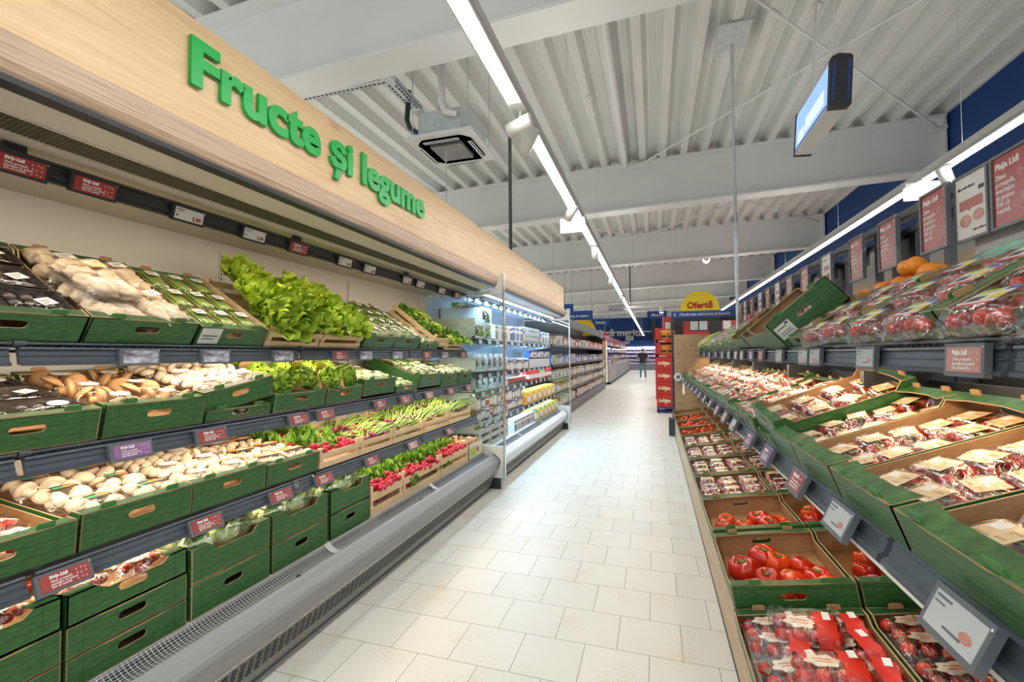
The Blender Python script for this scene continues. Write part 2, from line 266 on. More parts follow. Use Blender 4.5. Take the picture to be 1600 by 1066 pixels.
# ------------------------------------------------------------------ mesh builder
class MB:
    def __init__(s): s.v, s.f, s.m, s.s = [], [], [], []
    def add(s, verts, faces, m=0, smooth=False):
        b = len(s.v); s.v += [tuple(v) for v in verts]
        for f in faces: s.f.append(tuple(b+i for i in f)); s.m.append(m); s.s.append(smooth)
        return s
    def box(s, c, d, m=0, X=None):
        hx, hy, hz = d[0]/2, d[1]/2, d[2]/2
        vs = [Vector((c[0]+a*hx, c[1]+b*hy, c[2]+e*hz)) for a in (-1, 1) for b in (-1, 1) for e in (-1, 1)]
        if X: vs = [X @ v for v in vs]
        return s.add(vs, [(0, 1, 3, 2), (4, 6, 7, 5), (0, 4, 5, 1), (2, 3, 7, 6), (0, 2, 6, 4), (1, 5, 7, 3)], m)
    def bb(s, a, b, m=0): return s.box([(a[i]+b[i])/2 for i in range(3)], [abs(b[i]-a[i]) for i in range(3)], m)
    def prism(s, poly, ax, a0, a1, m=0, smooth=False, caps=True):
        n = len(poly)
        def P(p, a): return {'x': (a, p[0], p[1]), 'y': (p[0], a, p[1]), 'z': (p[0], p[1], a)}[ax]
        vs = [P(p, a0) for p in poly]+[P(p, a1) for p in poly]
        s.add(vs, [(i, (i+1) % n, n+(i+1) % n, n+i) for i in range(n)], m, smooth)
        if caps: s.add([P(p, a0) for p in poly], [tuple(range(n))], m); s.add([P(p, a1) for p in poly], [tuple(reversed(range(n)))], m)
        return s
    def tube(s, pts, r, n=8, m=0, cap=True):
        pts = [Vector(p) for p in pts]; R = r if isinstance(r, (list, tuple)) else [r]*len(pts)
        vs = []
        for i, p in enumerate(pts):
            d = (pts[min(i+1, len(pts)-1)]-pts[max(i-1, 0)]).normalized()
            a = d.orthogonal().normalized() if abs(d.z) < .999 else Vector((1, 0, 0))
            if i and abs(a.dot(pa)) < .99: a = (pa-d*pa.dot(d)).normalized()
            pa = a; b = d.cross(a)
            vs += [p+(a*math.cos(2*PI*k/n)+b*math.sin(2*PI*k/n))*R[i] for k in range(n)]
        fs = [(i*n+k, i*n+(k+1) % n, (i+1)*n+(k+1) % n, (i+1)*n+k) for i in range(len(pts)-1) for k in range(n)]
        s.add(vs, fs, m, True)
        if cap: s.add(vs[:n], [tuple(reversed(range(n)))], m); s.add(vs[-n:], [tuple(range(n))], m)
        return s
    def lathe(s, prof, n=16, m=0, X=None, fn=None):
        vs = []
        for (r, z) in prof:
            for k in range(n):
                a = 2*PI*k/n; v = Vector((r*math.cos(a), r*math.sin(a), z))
                if fn: v = fn(v, a)
                vs.append(X @ v if X else v)
        q = len(prof)
        return s.add(vs, [(i*n+k, i*n+(k+1) % n, (i+1)*n+(k+1) % n, (i+1)*n+k) for i in range(q-1) for k in range(n)], m, True)
    def sph(s, c, r, nu=12, nv=8, m=0, fn=None):
        r = r if isinstance(r, (tuple, list)) else (r, r, r); c = Vector(c); vs = []
        for j in range(nv+1):
            t = PI*j/nv
            for i in range(nu):
                a = 2*PI*i/nu; d = Vector((math.sin(t)*math.cos(a), math.sin(t)*math.sin(a), math.cos(t)))
                k = fn(d) if fn else 1
                vs.append(c+Vector((d.x*r[0], d.y*r[1], d.z*r[2]))*k)
        return s.add(vs, [(j*nu+i, (j+1)*nu+i, (j+1)*nu+(i+1) % nu, j*nu+(i+1) % nu) for j in range(nv) for i in range(nu)], m, True)
    def grid(s, nu, nv, fn, m=0, smooth=True):
        vs = [fn(i/nu, j/nv) for j in range(nv+1) for i in range(nu+1)]; w = nu+1
        return s.add(vs, [(j*w+i, j*w+i+1, (j+1)*w+i+1, (j+1)*w+i) for j in range(nv) for i in range(nu)], m, smooth)
    def plate(s, outer, holes, X, th, mf=0, mb=0, ms=0):
        """flat board with cut-outs: 2-D loops in the (u,w) plane, thickness th, X places (u, depth, w)"""
        bm = bmesh.new(); es = []; loops = [outer]+holes; vid = []
        for lp in loops:
            vv = [bm.verts.new((p[0], 0, p[1])) for p in lp]; vid.append(len(vv))
            es += [bm.edges.new((vv[i], vv[(i+1) % len(vv)])) for i in range(len(vv))]
        bmesh.ops.triangle_fill(bm, use_beauty=True, edges=es, normal=(0, -1, 0))
        bm.verts.index_update(); n = len(bm.verts)
        co = [v.co.copy() for v in bm.verts]; tri = [[v.index for v in f.verts] for f in bm.faces]; bm.free()
        fr = [X @ Vector((c.x, 0, c.z)) for c in co]; bk = [X @ Vector((c.x, th, c.z)) for c in co]
        s.add(fr, [tuple(t) for t in tri], mf); s.add(bk, [tuple(t) for t in tri], mb)
        o = 0
        for k in vid:
            idx = list(range(o, o+k)); o += k
            s.add([fr[i] for i in idx]+[bk[i] for i in idx], [(i, (i+1) % k, k+(i+1) % k, k+i) for i in range(k)], ms)
        return s
    def mesh(s, name, mats):
        me = bpy.data.meshes.new(name); me.from_pydata(s.v, [], s.f); 
        for m in mats: me.materials.append(M[m])
        me.polygons.foreach_set('material_index', s.m); me.polygons.foreach_set('use_smooth', s.s)
        me.validate(); bm = bmesh.new(); bm.from_mesh(me); bmesh.ops.recalc_face_normals(bm, faces=bm.faces); bm.to_mesh(me); bm.free()
        return me
def slot(cx, cz, w, h, n=4):
    r = h/2; return [(cx+w/2-r+r*math.cos(a), cz+r*math.sin(a)) for a in [-PI/2+PI*i/n for i in range(n+1)]]+[(cx-w/2+r+r*math.cos(a), cz+r*math.sin(a)) for a in [PI/2+PI*i/n for i in range(n+1)]]
T_ = Matrix.Translation
def RX(d): return Matrix.Rotation(rad(d), 4, 'X')
def RY(d): return Matrix.Rotation(rad(d), 4, 'Y')
def RZ(d): return Matrix.Rotation(rad(d), 4, 'Z')
def SC(x, y=None, z=None): return Matrix.Diagonal((x, y or x, z or x, 1))
def LF(x, y, z, tilt=0): return T_((x, y, z)) @ RZ(90) @ RX(tilt)        # stands on the left, faces +X
def RF(x, y, z, tilt=0): return T_((x, y, z)) @ RZ(-90) @ RX(tilt)       # stands on the right, faces -X
# ------------------------------------------------------------------ objects
STAT = {'long': []}
def link(name, me, parent=None, X=None, label=None):
    o = bpy.data.objects.new(name, me); COL.objects.link(o)
    if parent: o.parent = parent
    if X is not None: o.matrix_basis = X
    if label: o['label'] = label
    return o
def tag(o, label, cat, group=None, kind=None):
    o['label'] = label; o['category'] = cat
    if len(label.split()) > 16 or len(label.split()) < 4: STAT['long'].append(label)
    if group: o['group'] = group
    if kind: o['kind'] = kind
    return o
def struct(name, me, X=None):
    o = link(name, me, None, X); o['kind'] = 'structure'; return o
def empty(name, loc=(0, 0, 0), X=None):
    o = bpy.data.objects.new(name, None); COL.objects.link(o); o.empty_display_size = .05
    o.matrix_basis = X if X is not None else T_(loc); return o
class P:   # a kind of thing: own mesh (or None) and its parts [(name, mesh, matrix, sub-parts, label)]
    def __init__(s, name, cat, mesh=None, kids=()): s.name, s.cat, s.me, s.kids = name, cat, mesh, list(kids)
def kids(o, ks):
    for k in ks:
        c = link(k[0], k[1], o, k[2], k[4] if len(k) > 4 else None)
        if len(k) > 3 and k[3]: kids(c, k[3])
def put(p, X, label, group=None, bare=False):
    o = link(p.name, p.me, None, X) if p.me else empty(p.name, X=X)
    tag(o, label, p.cat, group)
    if not bare: kids(o, p.kids)
    return o
def text_me(s, size=.1, ext=.001, off=0, mat='txt', align='LEFT', lead=1.0, res=3):
    c = bpy.data.curves.new('lettering', 'FONT'); c.body = s; c.size = size; c.extrude = ext; c.offset = off; c.align_x = align
    c.space_line = lead; c.resolution_u = res
    o = bpy.data.objects.new('lettering', c); COL.objects.link(o); bpy.context.view_layer.update()
    me = bpy.data.meshes.new_from_object(o.evaluated_get(bpy.context.evaluated_depsgraph_get()))
    bpy.data.objects.remove(o); bpy.data.curves.remove(c); me.materials.clear(); me.materials.append(M[mat]); return me
def boxme(name, a, b, mat): return MB().bb(a, b).mesh(name, [mat])
ORD = 'first second third fourth fifth sixth seventh eighth ninth tenth eleventh twelfth thirteenth fourteenth fifteenth sixteenth seventeenth eighteenth nineteenth twentieth'.split()
ORD += ['twenty-'+q for q in ORD[:9]]+['thirtieth']
def nz(v, s): return noise.noise(Vector(v)*s)
# ------------------------------------------------------------------ green board crate
_cr = {}
def crate_proto(W, L, H, notch=0, flap=.048):
    k = (round(W, 2), round(L, 2), round(H, 3), notch, flap)
    if k in _cr: return _cr[k]
    W, L, H = k[:3]; t = .005; b = MB()
    b.bb((-W/2, 0, 0), (W/2, L, t), 1)
    hole = slot(0, H*.60, .095, .028)
    for (y, X) in ((0, Matrix.Identity(4)), (L, T_((0, L, 0)) @ RZ(180))):
        dp = notch if (notch and y == 0) else .006
        b.plate([(-W/2, 0), (W/2, 0), (W/2, H), (W*.33, H), (W*.26, H-dp), (-W*.20, H-dp), (-W*.30, H), (-W/2, H)], [] if (notch > .03 or flap > .07) and y == 0 else [hole], X, t, 0, 1, 2)
    Hs = H*.74
    for sx in (-1, 1):
        X = T_((sx*W/2, 0 if sx > 0 else L, 0)) @ RZ(90 if sx > 0 else -90)
        b.plate([(0, 0), (L, 0), (L, H), (L-.055, H), (L-.085, Hs), (.085, Hs), (.055, H), (0, H)], [], X, t, 0, 1, 2)
    body = b.mesh('cardboard_crate', ['crate', 'kraft', 'kraftedge'])
    f = MB(); f.plate([(-W/2, 0), (W/2, 0), (W/2-.01, flap), (W*.2, flap*.78), (-W*.2, flap*.78), (-W/2+.01, flap)], [], T_((0, 0, H)) @ RX(-90) @ SC(1, 1, -1), .004, 0, 1, 2)
    # keep the lip lying inwards from the board
    lip = f.mesh('top_flap', ['crate', 'kraft', 'kraftedge'])
    for v in lip.vertices: v.co.y = abs(v.co.y)
    g = MB(); g.prism([(-.024, 0), (.024, 0), (.024, .013), (.019, .018), (-.019, .018), (-.024, .013)], 'y', 0, .006)
    tb = g.mesh('stacking_tab', ['kraft'])
    tg = MB().prism([(-.024, 0), (.024, 0), (.024, .013), (.019, .018), (-.019, .018), (-.024, .013)], 'y', 0, .006).mesh('stacking_tab', ['grtab'])
    ks = [('top_flap', lip, T_((0, L, 0)) @ RZ(180))]
    if not notch: ks.append(('top_flap', lip, Matrix.Identity(4)))
    else:
        for x0, x1 in ((-W/2, -W*.29), (W*.32, W/2)): ks.append(('top_flap', MB().bb((x0, 0, H-.004), (x1, .05, H)).mesh('top_flap', ['crate']), Matrix.Identity(4)))
    for x in (-W*.29, W*.29):
        if not notch: ks.append(('stacking_tab', tg, T_((x, .004, H))))
        ks += [ ('stacking_tab', tb, T_((x, L-.012, H)))]
    _cr[k] = P('cardboard_crate', 'crate', body, ks); return _cr[k]
_wc = {}
def wcrate_proto(W, L, H, mat='lath'):
    k = (round(W, 2), round(L, 2), round(H, 3), mat)
    if k in _wc: return _wc[k]
    W, L, H = k[:3]; t = .006
    slat = MB().bb((-W/2, 0, 0), (W/2, t, H*.33)).mesh('front_slat', [mat])
    side = MB().bb((0, 0, 0), (t, L, H*.36)).mesh('side_slat', [mat])
    post = MB().prism([(0, 0), (.026, 0), (.026, .012), (.012, .026), (0, .026)], 'z', 0, H*1.16).mesh('corner_post', [mat])
    base = MB()
    for i in range(5): base.bb((-W/2+.006, L*i/5+.006, .002), (W/2-.006, L*(i+1)/5-.008, .007))
    ks = [('base', base.mesh('base', [mat]), Matrix.Identity(4))]
    for z in (0, H*.58):
        ks += [('slat', slat, T_((0, 0, z))), ('slat', slat, T_((0, L-t, z))), ('slat', side, T_((-W/2, t, z))), ('slat', side, T_((W/2-t, t, z)))]
    for (x, y, r) in ((-W/2+t, t, 0), (W/2-t, t, 90), (W/2-t, L-t, 180), (-W/2+t, L-t, 270)): ks.append(('corner_post', post, T_((x, y, 0)) @ RZ(r)))
    _wc[k] = P('wooden_crate', 'crate', None, ks); return _wc[k]
# ------------------------------------------------------------------ goods
def filmdome(w, l, h, fin=.012, amp=.006, seed=0, mat='film', name='film', closed=True):
    b = MB()
    def fn(u, v):
        x, y = (u-.5)*2, (v-.5)*2
        k = max(0, 1-abs(x)**4)**.5*max(0, 1-abs(y)**4)**.5
        p = Vector(((u-.5)*w, (v-.5)*l, 0)); d = nz((p.x+seed, p.y, seed*.7), 34)
        return Vector((p.x+nz((p.y+seed, p.x, 1), 40)*amp, p.y+d*amp*.8, h*k+d*amp*k+.002))
    b.grid(12, 12, fn)
    if fin:
        for sy in (-1, 1):
            b.grid(14, 2, lambda u, v, sy=sy: Vector(((u-.5)*w*.94, sy*(l/2+v*fin*1.6), .003+h*.14+v*.008*math.sin(u*40+seed)+(.004 if int(u*14) % 2 and v > .9 else 0))))
    return b.mesh(name, [mat])
def labelme(w, l, style):
    b = MB(); b.bb((-w/2, -l/2, 0), (w/2, l/2, .0012), 0)
    if style == 'white':
        b.bb((-w*.38, l*.1, 0), (w*.38, l*.18, .0016), 1); b.bb((-w*.38, -.05*l, 0), (w*.2, .0, .0016), 1); b.bb((-w*.38, -.3*l, 0), (w*.05, -.2*l, .0016), 1)
        return b.mesh('label', ['label', 'ink'])
    if style == 'kraft':
        b.bb((-w*.42, l*.02, 0), (-w*.05, l*.40, .0016), 1); b.bb((w*.1, l*.1, 0), (w*.4, l*.2, .0016), 2); b.bb((w*.1, -.3*l, 0), (w*.38, -.2*l, .0016), 2); b.bb((-w*.4, -.36*l, 0), (0, -.28*l, .0016), 2)
        return b.mesh('label', ['klabel', 'label', 'pn'])
    if style == 'dark':
        b.bb((-w*.5, -.15*l, 0), (0, l*.15, .0016), 1); b.bb((0, -.2*l, 0), (w*.45, l*.3, .0016), 2); return b.mesh('label', ['ink', 'pg', 'orange'])
    if style == 'orange':
        b.bb((-w*.5, -.5*l, 0), (w*.5, -l*.2, .0016), 1); b.bb((-w*.1, -.1*l, 0), (w*.3, l*.2, .0016), 2); return b.mesh('label', ['orange', 'ink', 'label'])
    if style == 'bright':
        b.bb((-w*.5, -.5*l, 0), (w*.5, -l*.34, .0016), 1); b.bb((-w*.5, l*.3, 0), (w*.1, l*.5, .0016), 2); b.bb((w*.15, -.2*l, 0), (w*.5, l*.15, .0016), 3)
        b.bb((-w*.4, -.2*l, 0), (0, l*.1, .0016), 4); b.bb((w*.2, .3*l, 0), (w*.5, l*.5, .0016), 5); return b.mesh('label', ['label', 'lred', 'lgreen', 'lyellow', 'ink', 'lblue'])
    if style == 'round':
        c = MB(); c.prism([(w/2*math.cos(a), l/2*math.sin(a)) for a in [2*PI*i/16 for i in range(16)]], 'z', 0, .0012); c.bb((-w*.25, -.05*l, 0), (w*.25, .05*l, .0016), 1); return c.mesh('label', ['label', 'grey'])
    if style == 'cloud':
        c = MB(); c.prism([((1+.14*math.sin(6*a))*w/2*math.cos(a), (1+.14*math.sin(6*a))*l/2*math.sin(a)) for a in [2*PI*i/36 for i in range(36)]], 'z', 0, .0012)
        c.bb((-w*.3, .1*l, 0), (w*.25, .16*l, .0018), 1); c.bb((-w*.22, -.12*l, 0), (w*.3, -.06*l, .0018), 1); return c.mesh('label', ['pc', 'lred'])
def shroom(r, mat='mush', seed=0):
    b = MB()
    b.lathe([(0.001, r*.72), (r*.45, r*.66), (r*.8, r*.42), (r, .05*r), (r*.93, -.16*r), (r*.45, -.12*r), (r*.40, -.5*r), (r*.42, -.85*r), (.001, -.9*r)], 14, 0, None, lambda v, a: v*(1+.07*nz((v.x+seed, v.y, v.z), 2/r)))
    return b.mesh('mushroom', [mat])
MUSH = [shroom(1, 'mush', i) for i in range(2)]; MUSHB = [shroom(1, 'mushbrown', i) for i in range(2)]
def trayme(w, l, h, mat='tray', t=.003):
    b = MB(); fl = .86
    o = [(-w/2, -l/2), (w/2, -l/2), (w/2, l/2), (-w/2, l/2)]; i = [(x*fl, y*fl) for x, y in o]
    vs = [(x, y, 0) for x, y in i]+[(x, y, h) for x, y in o]+[(x*1.05, y*1.05, h) for x, y in o]
    b.add(vs, [(0, 1, 2, 3)]+[(k, (k+1) % 4, 4+(k+1) % 4, 4+k) for k in range(4)]+[(4+k, 4+(k+1) % 4, 8+(k+1) % 4, 8+k) for k in range(4)])
    return b.mesh('tray', [mat])
def mushpack(name, w, l, h, meshes, r, n, lab, labw, labl, seed=0, lid='film', tray='tray', squash=1):
    rnd = random.Random(seed); ks = [('tray', trayme(w, l, h*.6, tray), Matrix.Identity(4))]
    nx = max(1, int(w/(r*1.75))); ny = max(1, int(l/(r*1.75)))
    for j in range(ny):
        for i in range(nx):
            x = (i+.5-nx/2)*w*.9/nx+rnd.uniform(-.2, .2)*r; y = (j+.5-ny/2)*l*.9/ny+rnd.uniform(-.2, .2)*r; s = r*rnd.uniform(.9, 1.15)
            X = T_((x, y, h*.62+rnd.uniform(-.15, .15)*r)) @ RX(rnd.uniform(-75, 75)) @ RY(rnd.uniform(-70, 70)) @ SC(s, s, s*squash)
            ks.append(('mushroom', rnd.choice(meshes), X))
    ks.append(('film', filmdome(w*1.02, l*1.02, h*1.02, 0, .003, seed, lid), T_((0, 0, .002)) if lid == 'film' else Matrix.Identity(4)))
    ks.append(('label', lab, T_((0, 0, h*1.04+.004)) @ RZ(rnd.uniform(-14, 14))))
    return P(name, 'food pack', None, ks)
LW, LK, LD, LO, LB, LR, LC = labelme(.062, .045, 'white'), labelme(.088, .068, 'kraft'), labelme(.075, .045, 'dark'), labelme(.13, .05, 'orange'), labelme(.13, .085, 'bright'), labelme(.07, .055, 'round'), labelme(.10, .062, 'cloud')
def packs(fn, n=3): return [fn(i) for i in range(n)]
MP_WHITE = packs(lambda i: mushpack('mushroom_pack', .175, .17, .06, MUSH, .026, 0, LR, 0, 0, i))
MP_BIG = packs(lambda i: mushpack('mushroom_pack', .175, .17, .07, MUSH, .037, 0, LD, 0, 0, 10+i))
MP_OR = packs(lambda i: mushpack('mushroom_pack', .175, .17, .06, MUSH, .028, 0, LO, 0, 0, 20+i))
MP_BR = packs(lambda i: mushpack('mushroom_pack', .175, .17, .065, MUSHB, .043, 0, LR, 0, 0, 30+i, 'filmlid', squash=.7))
def blob(name, r, mat, seed, amp=.25, sc=3, nu=14, nv=10):
    return MB().sph((0, 0, 0), r, nu, nv, 0, lambda d: 1+amp*nz((d.x+seed*3.1, d.y+seed, d.z), sc)+.5*amp*nz((d.x, d.y-seed, d.z), sc*2.6)).mesh(name, [mat])
OY = [blob('oyster_mushroom', (.058, .045, .028), 'oyster', i, .42, 2.6, 18, 12) for i in range(3)]
def oysterpack(seed):
    rnd = random.Random(seed); w, l, h = .185, .26, .075
    ks = [('tray', trayme(w, l, h*.55), Matrix.Identity(4))]
    for j in range(4):
        for i in range(2):
            ks.append(('oyster_mushroom', rnd.choice(OY), T_(((i-.5)*.08, (j-1.5)*.058, h*.62+rnd.uniform(-.005, .012))) @ RZ(rnd.uniform(0, 360)) @ RX(rnd.uniform(-25, 25))))
    ks += [('film', filmdome(w*1.05, l*1.05, h*1.22, .01, .008, seed, 'film'), Matrix.Identity(4)), ('label', labelme(.07, .04, 'white') if seed else labelme(.075, .05, 'kraft'), T_((.01, .05, h*1.25)) @ RZ(20))]
    return P('mushroom_pack', 'food pack', None, ks)
OYP = packs(oysterpack, 3)
def darkpack(seed):
    rnd = random.Random(seed); b = MB()
    for i in range(3):
        for j in range(3): b.sph(((i-1)*.045, (j-1)*.045, .022), (.022, .022, .016), 8, 6, 0)
    return P('fruit_punnet', 'food pack', None, [('tray', trayme(.175, .16, .045, 'trayblack'), Matrix.Identity(4)), ('contents', b.mesh('contents', ['trayblack']), Matrix.Identity(4)),
        ('lid', filmdome(.178, .163, .052, 0, .002, seed, 'filmlid', 'lid'), Matrix.Identity(4)), ('label', LR if seed == 2 else labelme(.055, .04, 'white'), T_((.02, -.02, .053)) @ RZ(rnd.uniform(-40, 40)))])
DKP = packs(darkpack, 3)
def asppack(seed):
    rnd = random.Random(seed); b = MB(); ks = []
    sp = MB(); sp.tube([(0, -.075, 0), (0, .03, .001), (0, .06, .002), (0, .078, .002)], [.0062, .0058, .0068, .0012], 7)
    for k in range(3): sp.tube([(.004*(k-1), .03+.012*k, .005), (.002*(k-1), .045+.012*k, .008)], [.003, .0006], 4)
    spm = sp.mesh('asparagus_spear', ['asp'])
    for i in range(9): ks.append(('asparagus_spear', spm, T_(((i % 5-2)*.0165+(i//5)*.008, rnd.uniform(-.004, .004), .014+(i//5)*.011)) @ RZ(rnd.uniform(-4, 4))))
    ks = [('tray', trayme(.105, .175, .03), Matrix.Identity(4))]+ks+[('film', filmdome(.106, .176, .042, 0, .002, seed, 'filmlid'), Matrix.Identity(4)), ('label', labelme(.055, .04, 'white'), T_((0, .03, .044)) @ RZ(rnd.uniform(-6, 6)))]
    return P('asparagus_pack', 'food pack', None, ks)
ASP = packs(asppack, 2)
def leafblade(b, X, L, W, curl=.4, ruf=.12, seed=0, m=0, nu=6, nv=6):
    def fn(u, v):
        x = (u-.5)*2; wv = W*(math.sin(PI*min(1, (v*.86+.12)))**.7)
        a = curl*v; p = Vector((x*wv*.5, L*v*math.cos(a*.6), L*v*math.sin(a*.6)+abs(x)**2*W*.18))
        p.z += ruf*W*math.sin(7*v+4*x+seed)*abs(x)+ruf*W*.6*nz((x+seed, v*3, seed), 2.2)
        return X @ p
    b.grid(nu, nv, fn, m)
def herbme(name, w, l, h, n, mat, size, seed):
    rnd = random.Random(seed); b = MB()
    for i in range(n):
        x, y = rnd.uniform(-.5, .5), rnd.uniform(-.5, .5); z = h*(1-(abs(x)*1.7)**3)*rnd.uniform(.5, 1)
        X = T_((x*w, y*l, z)) @ Euler((rnd.uniform(-.9, .9), rnd.uniform(-.9, .9), rnd.uniform(0, 6.3))).to_matrix().to_4x4() @ SC(size*rnd.uniform(.7, 1.4))
        b.add([X @ Vector(p) for p in ((0, -.5, 0), (.45, -.1, .1), (.5, .35, -.05), (0, .6, .1), (-.5, .3, -.05), (-.42, -.1, .1))], [(0, 1, 2, 3), (0, 3, 4, 5)])
    for i in range(n//12):
        x, y = rnd.uniform(-.4, .4)*w, rnd.uniform(-.5, .1)*l; b.tube([(x, y-.3*l, h*.2), (x+rnd.uniform(-.02, .02), y, h*.6)], .0012, 4)
    return b.mesh(name, [mat])
def herbpack(seed, mat='herb', stems=False):
    w, l, h = .115, .15, .032
    ks = [('tray', trayme(w, l, .014), Matrix.Identity(4)), ('leaves', herbme('leaves', w*.85, l*.9, h*.85, 170, mat, .017, seed), Matrix.Identity(4)), ('film', filmdome(w*1.04, l, h*1.2, .008, .005, seed), Matrix.Identity(4)),
          ('label', labelme(.046, .028, 'white'), T_((.012, .02, h*1.22+.003)) @ RZ(seed*17-20))]
    return P('herb_pack', 'food pack', None, ks)
HBP = packs(herbpack, 3)
def rootpack(seed):
    rnd = random.Random(seed); w, l, h = .12, .17, .04; b = MB()
    for i in range(16):
        x = rnd.uniform(-.42, .42)*w; z = rnd.uniform(.008, h*.8); b.tube([(x, -.46*l, z), (x+rnd.uniform(-.01, .01), .1*l, z), (x+rnd.uniform(-.012, .012), .46*l, z)], [.0055, .004, .002], 6, 0 if i % 3 else 1)
    return P('vegetable_pack', 'food pack', None, [('tray', trayme(w, l, .012), Matrix.Identity(4)), ('vegetables', b.mesh('vegetables', ['leafpale', 'herb']), Matrix.Identity(4)), ('film', filmdome(w*1.05, l, h*1.2, .012, .006, seed), Matrix.Identity(4)), ('label', labelme(.05, .04, 'white'), T_((0, .03, h*1.25)))])
RTP = packs(rootpack, 2)
TB = [blob('tomato', (1, 1, .9), m, i, .05, 1.5, 14, 10) for i, m in enumerate(('tomato', 'tomorange', 'tomdark'))]
def tompack(seed, lab, w=.17, l=.13, r=.021, h=.05, mats=(0, 2), film_='film', fin=.02, amp=.006, labz=None, vine=True, labx=0, name='tomato_pack', laby=0):
    rnd = random.Random(seed); ks = [('tray', trayme(w, l, h*.4), Matrix.Identity(4))]
    nx, ny = int(w*.92/(2*r)), int(l*.92/(2*r))
    for j in range(ny):
        for i in range(nx):
            s = r*rnd.uniform(.88, 1.08)
            ks.append(('tomato', TB[rnd.choice(mats)], T_(((i+.5-nx/2)*w*.92/nx, (j+.5-ny/2)*l*.92/ny, r*1.0+rnd.uniform(0, .25)*r)) @ SC(s)))
    if vine:
        v = MB(); v.tube([(-w*.42, 0, h*.85), (-w*.1, .008, h*.95), (w*.2, -.006, h*.92), (w*.42, .01, h*.85)], .0018, 5)
        for i in range(7): x = -w*.4+w*.13*i; v.tube([(x, 0, h*.9), (x+.006, rnd.choice((-1, 1))*.022, h*.8)], .0013, 4)
        ks.append(('vine', v.mesh('vine', ['calyx']), Matrix.Identity(4)))
    ks.append(('film', filmdome(w*1.06, l*1.06, h*1.12, fin, amp, seed, film_), Matrix.Identity(4)))
    ks.append(('label', lab, T_((labx, laby, (labz or h*.97))) @ RZ(rnd.uniform(-8, 8))))
    return P(name, 'food pack', None, ks)
TP_KRAFT = packs(lambda i: tompack(i, LK, .15, .118, .0195, .05, (0, 2, 2), 'filmthick', .014), 3)
TP_WHITE = packs(lambda i: tompack(40+i, labelme(.07, .04, 'white'), .155, .118, .019, .045, (0, 0, 2), 'filmthick', .014), 3)
TP_BRIGHT = packs(lambda i: tompack(60+i, LB, .25, .155, .024, .065, (0, 2), 'filmthick', .03, .010, vine=True), 2)
TP_MINI = packs(lambda i: tompack(70+i, labelme(.05, .04, 'white'), .15, .13, .017, .05, (0, 1, 0), 'filmthick', .02, .009), 2)
def flowpack(seed):   # clear bag with a red printed band and a cream cloud
    p = tompack(80+seed, LC, .25, .15, .026, .062, (0, 0, 2), 'film', .035, .010, labx=-.02, name='tomato_bag')
    w, l, h = .252, .152, .0705
    def band(x0, x1): return MB().grid(4, 12, lambda u, v: Vector((x0+(x1-x0)*u+.008*nz((v*3+seed, u, 0), 2), (v-.5)*l*1.02, h*max(0, 1-abs((v-.5)*2)**4)**.5*max(0, 1-abs((x0+(x1-x0)*u)*2/w)**4)**.5+.004+.004*nz((u*3, v*4, seed), 2)))).mesh('printed_band', ['lred'])
    p.kids.append(('printed_band', band(.028, .094), Matrix.Identity(4)))
    tm = MB(); tm.bb((-.012, -.02, 0), (.012, .02, .001)); p.kids.append(('printed_mark', tm.mesh('printed_mark', ['label']), T_((.07, .02, .073))))
    return p
TP_FLOW = packs(flowpack, 3)
def bigtom(seed, mat='tomato'):
    rnd = random.Random(seed); nl = rnd.choice((6, 7, 8, 9)); ph = rnd.random()*6
    def fn(v, a):
        k = 1+.10*abs(math.sin(nl*.5*a+ph))**.8-.05+.10*nz((v.x+seed, v.y, 0), 16); dz = 1+.10*math.sin(2*a+ph)
        return Vector((v.x*k*1.05, v.y*k, v.z*dz))
    pr = [(.001, .026), (.008, .027), (.016, .033), (.028, .0365), (.040, .030), (.047, .012), (.047, -.006), (.040, -.022), (.026, -.031), (.010, -.034), (.001, -.0335)]
    body = MB().lathe(pr, 36, 0, None, fn).mesh('beef_tomato', [mat])
    c = MB()
    for k in range(6):
        a = k*PI/3+ph; c.tube([(0, 0, .030), (.010*math.cos(a), .010*math.sin(a), .034), (.021*math.cos(a+.3), .021*math.sin(a+.3), .0375)], [.003, .0022, .0005], 5, 0)
    c.sph((0, 0, .0285), (.009, .009, .003), 8, 5, 1)
    return P('beef_tomato', 'tomato', body, [('calyx', c.mesh('calyx', ['calyx', 'scar']), Matrix.Identity(4))])
BEEF = [bigtom(i, 'tomato' if i % 3 else 'tomorange') for i in range(5)]
def chtom(): 
    c = MB()
    for k in range(5): a = k*2*PI/5; c.tube([(0, 0, .019), (.011*math.cos(a), .011*math.sin(a), .021)], [.002, .0004], 4)
    return P('cherry_tomato', 'tomato', MB().sph((0, 0, 0), (.021, .021, .02), 12, 8).mesh('cherry_tomato', ['tomorange']), [('calyx', c.mesh('calyx', ['calyx']), Matrix.Identity(4))])
CHT = chtom()
def lettuce(seed):
    rnd = random.Random(seed); b = MB()
    for ring, (n, L, W, up, cu) in enumerate(((8, .155, .13, 8, .5), (7, .135, .115, 30, .7), (6, .11, .10, 52, .9), (4, .085, .08, 72, 1.1))):
        for k in range(n):
            leafblade(b, RZ(360*k/n+ring*25+rnd.uniform(-12, 12)) @ RX(up+rnd.uniform(-8, 8)) @ T_((0, .012, 0)), L*rnd.uniform(.85, 1.12), W*rnd.uniform(.85, 1.1), cu, .16, rnd.random()*9)
    st = MB().tube([(0, 0, -.03), (0, 0, .02)], [.014, .02], 10).mesh('stem', ['leafpale'])
    return P('lettuce_head', 'lettuce', b.mesh('lettuce_head', ['leaf']), [('stem', st, Matrix.Identity(4))])
LET = [lettuce(i) for i in range(3)]
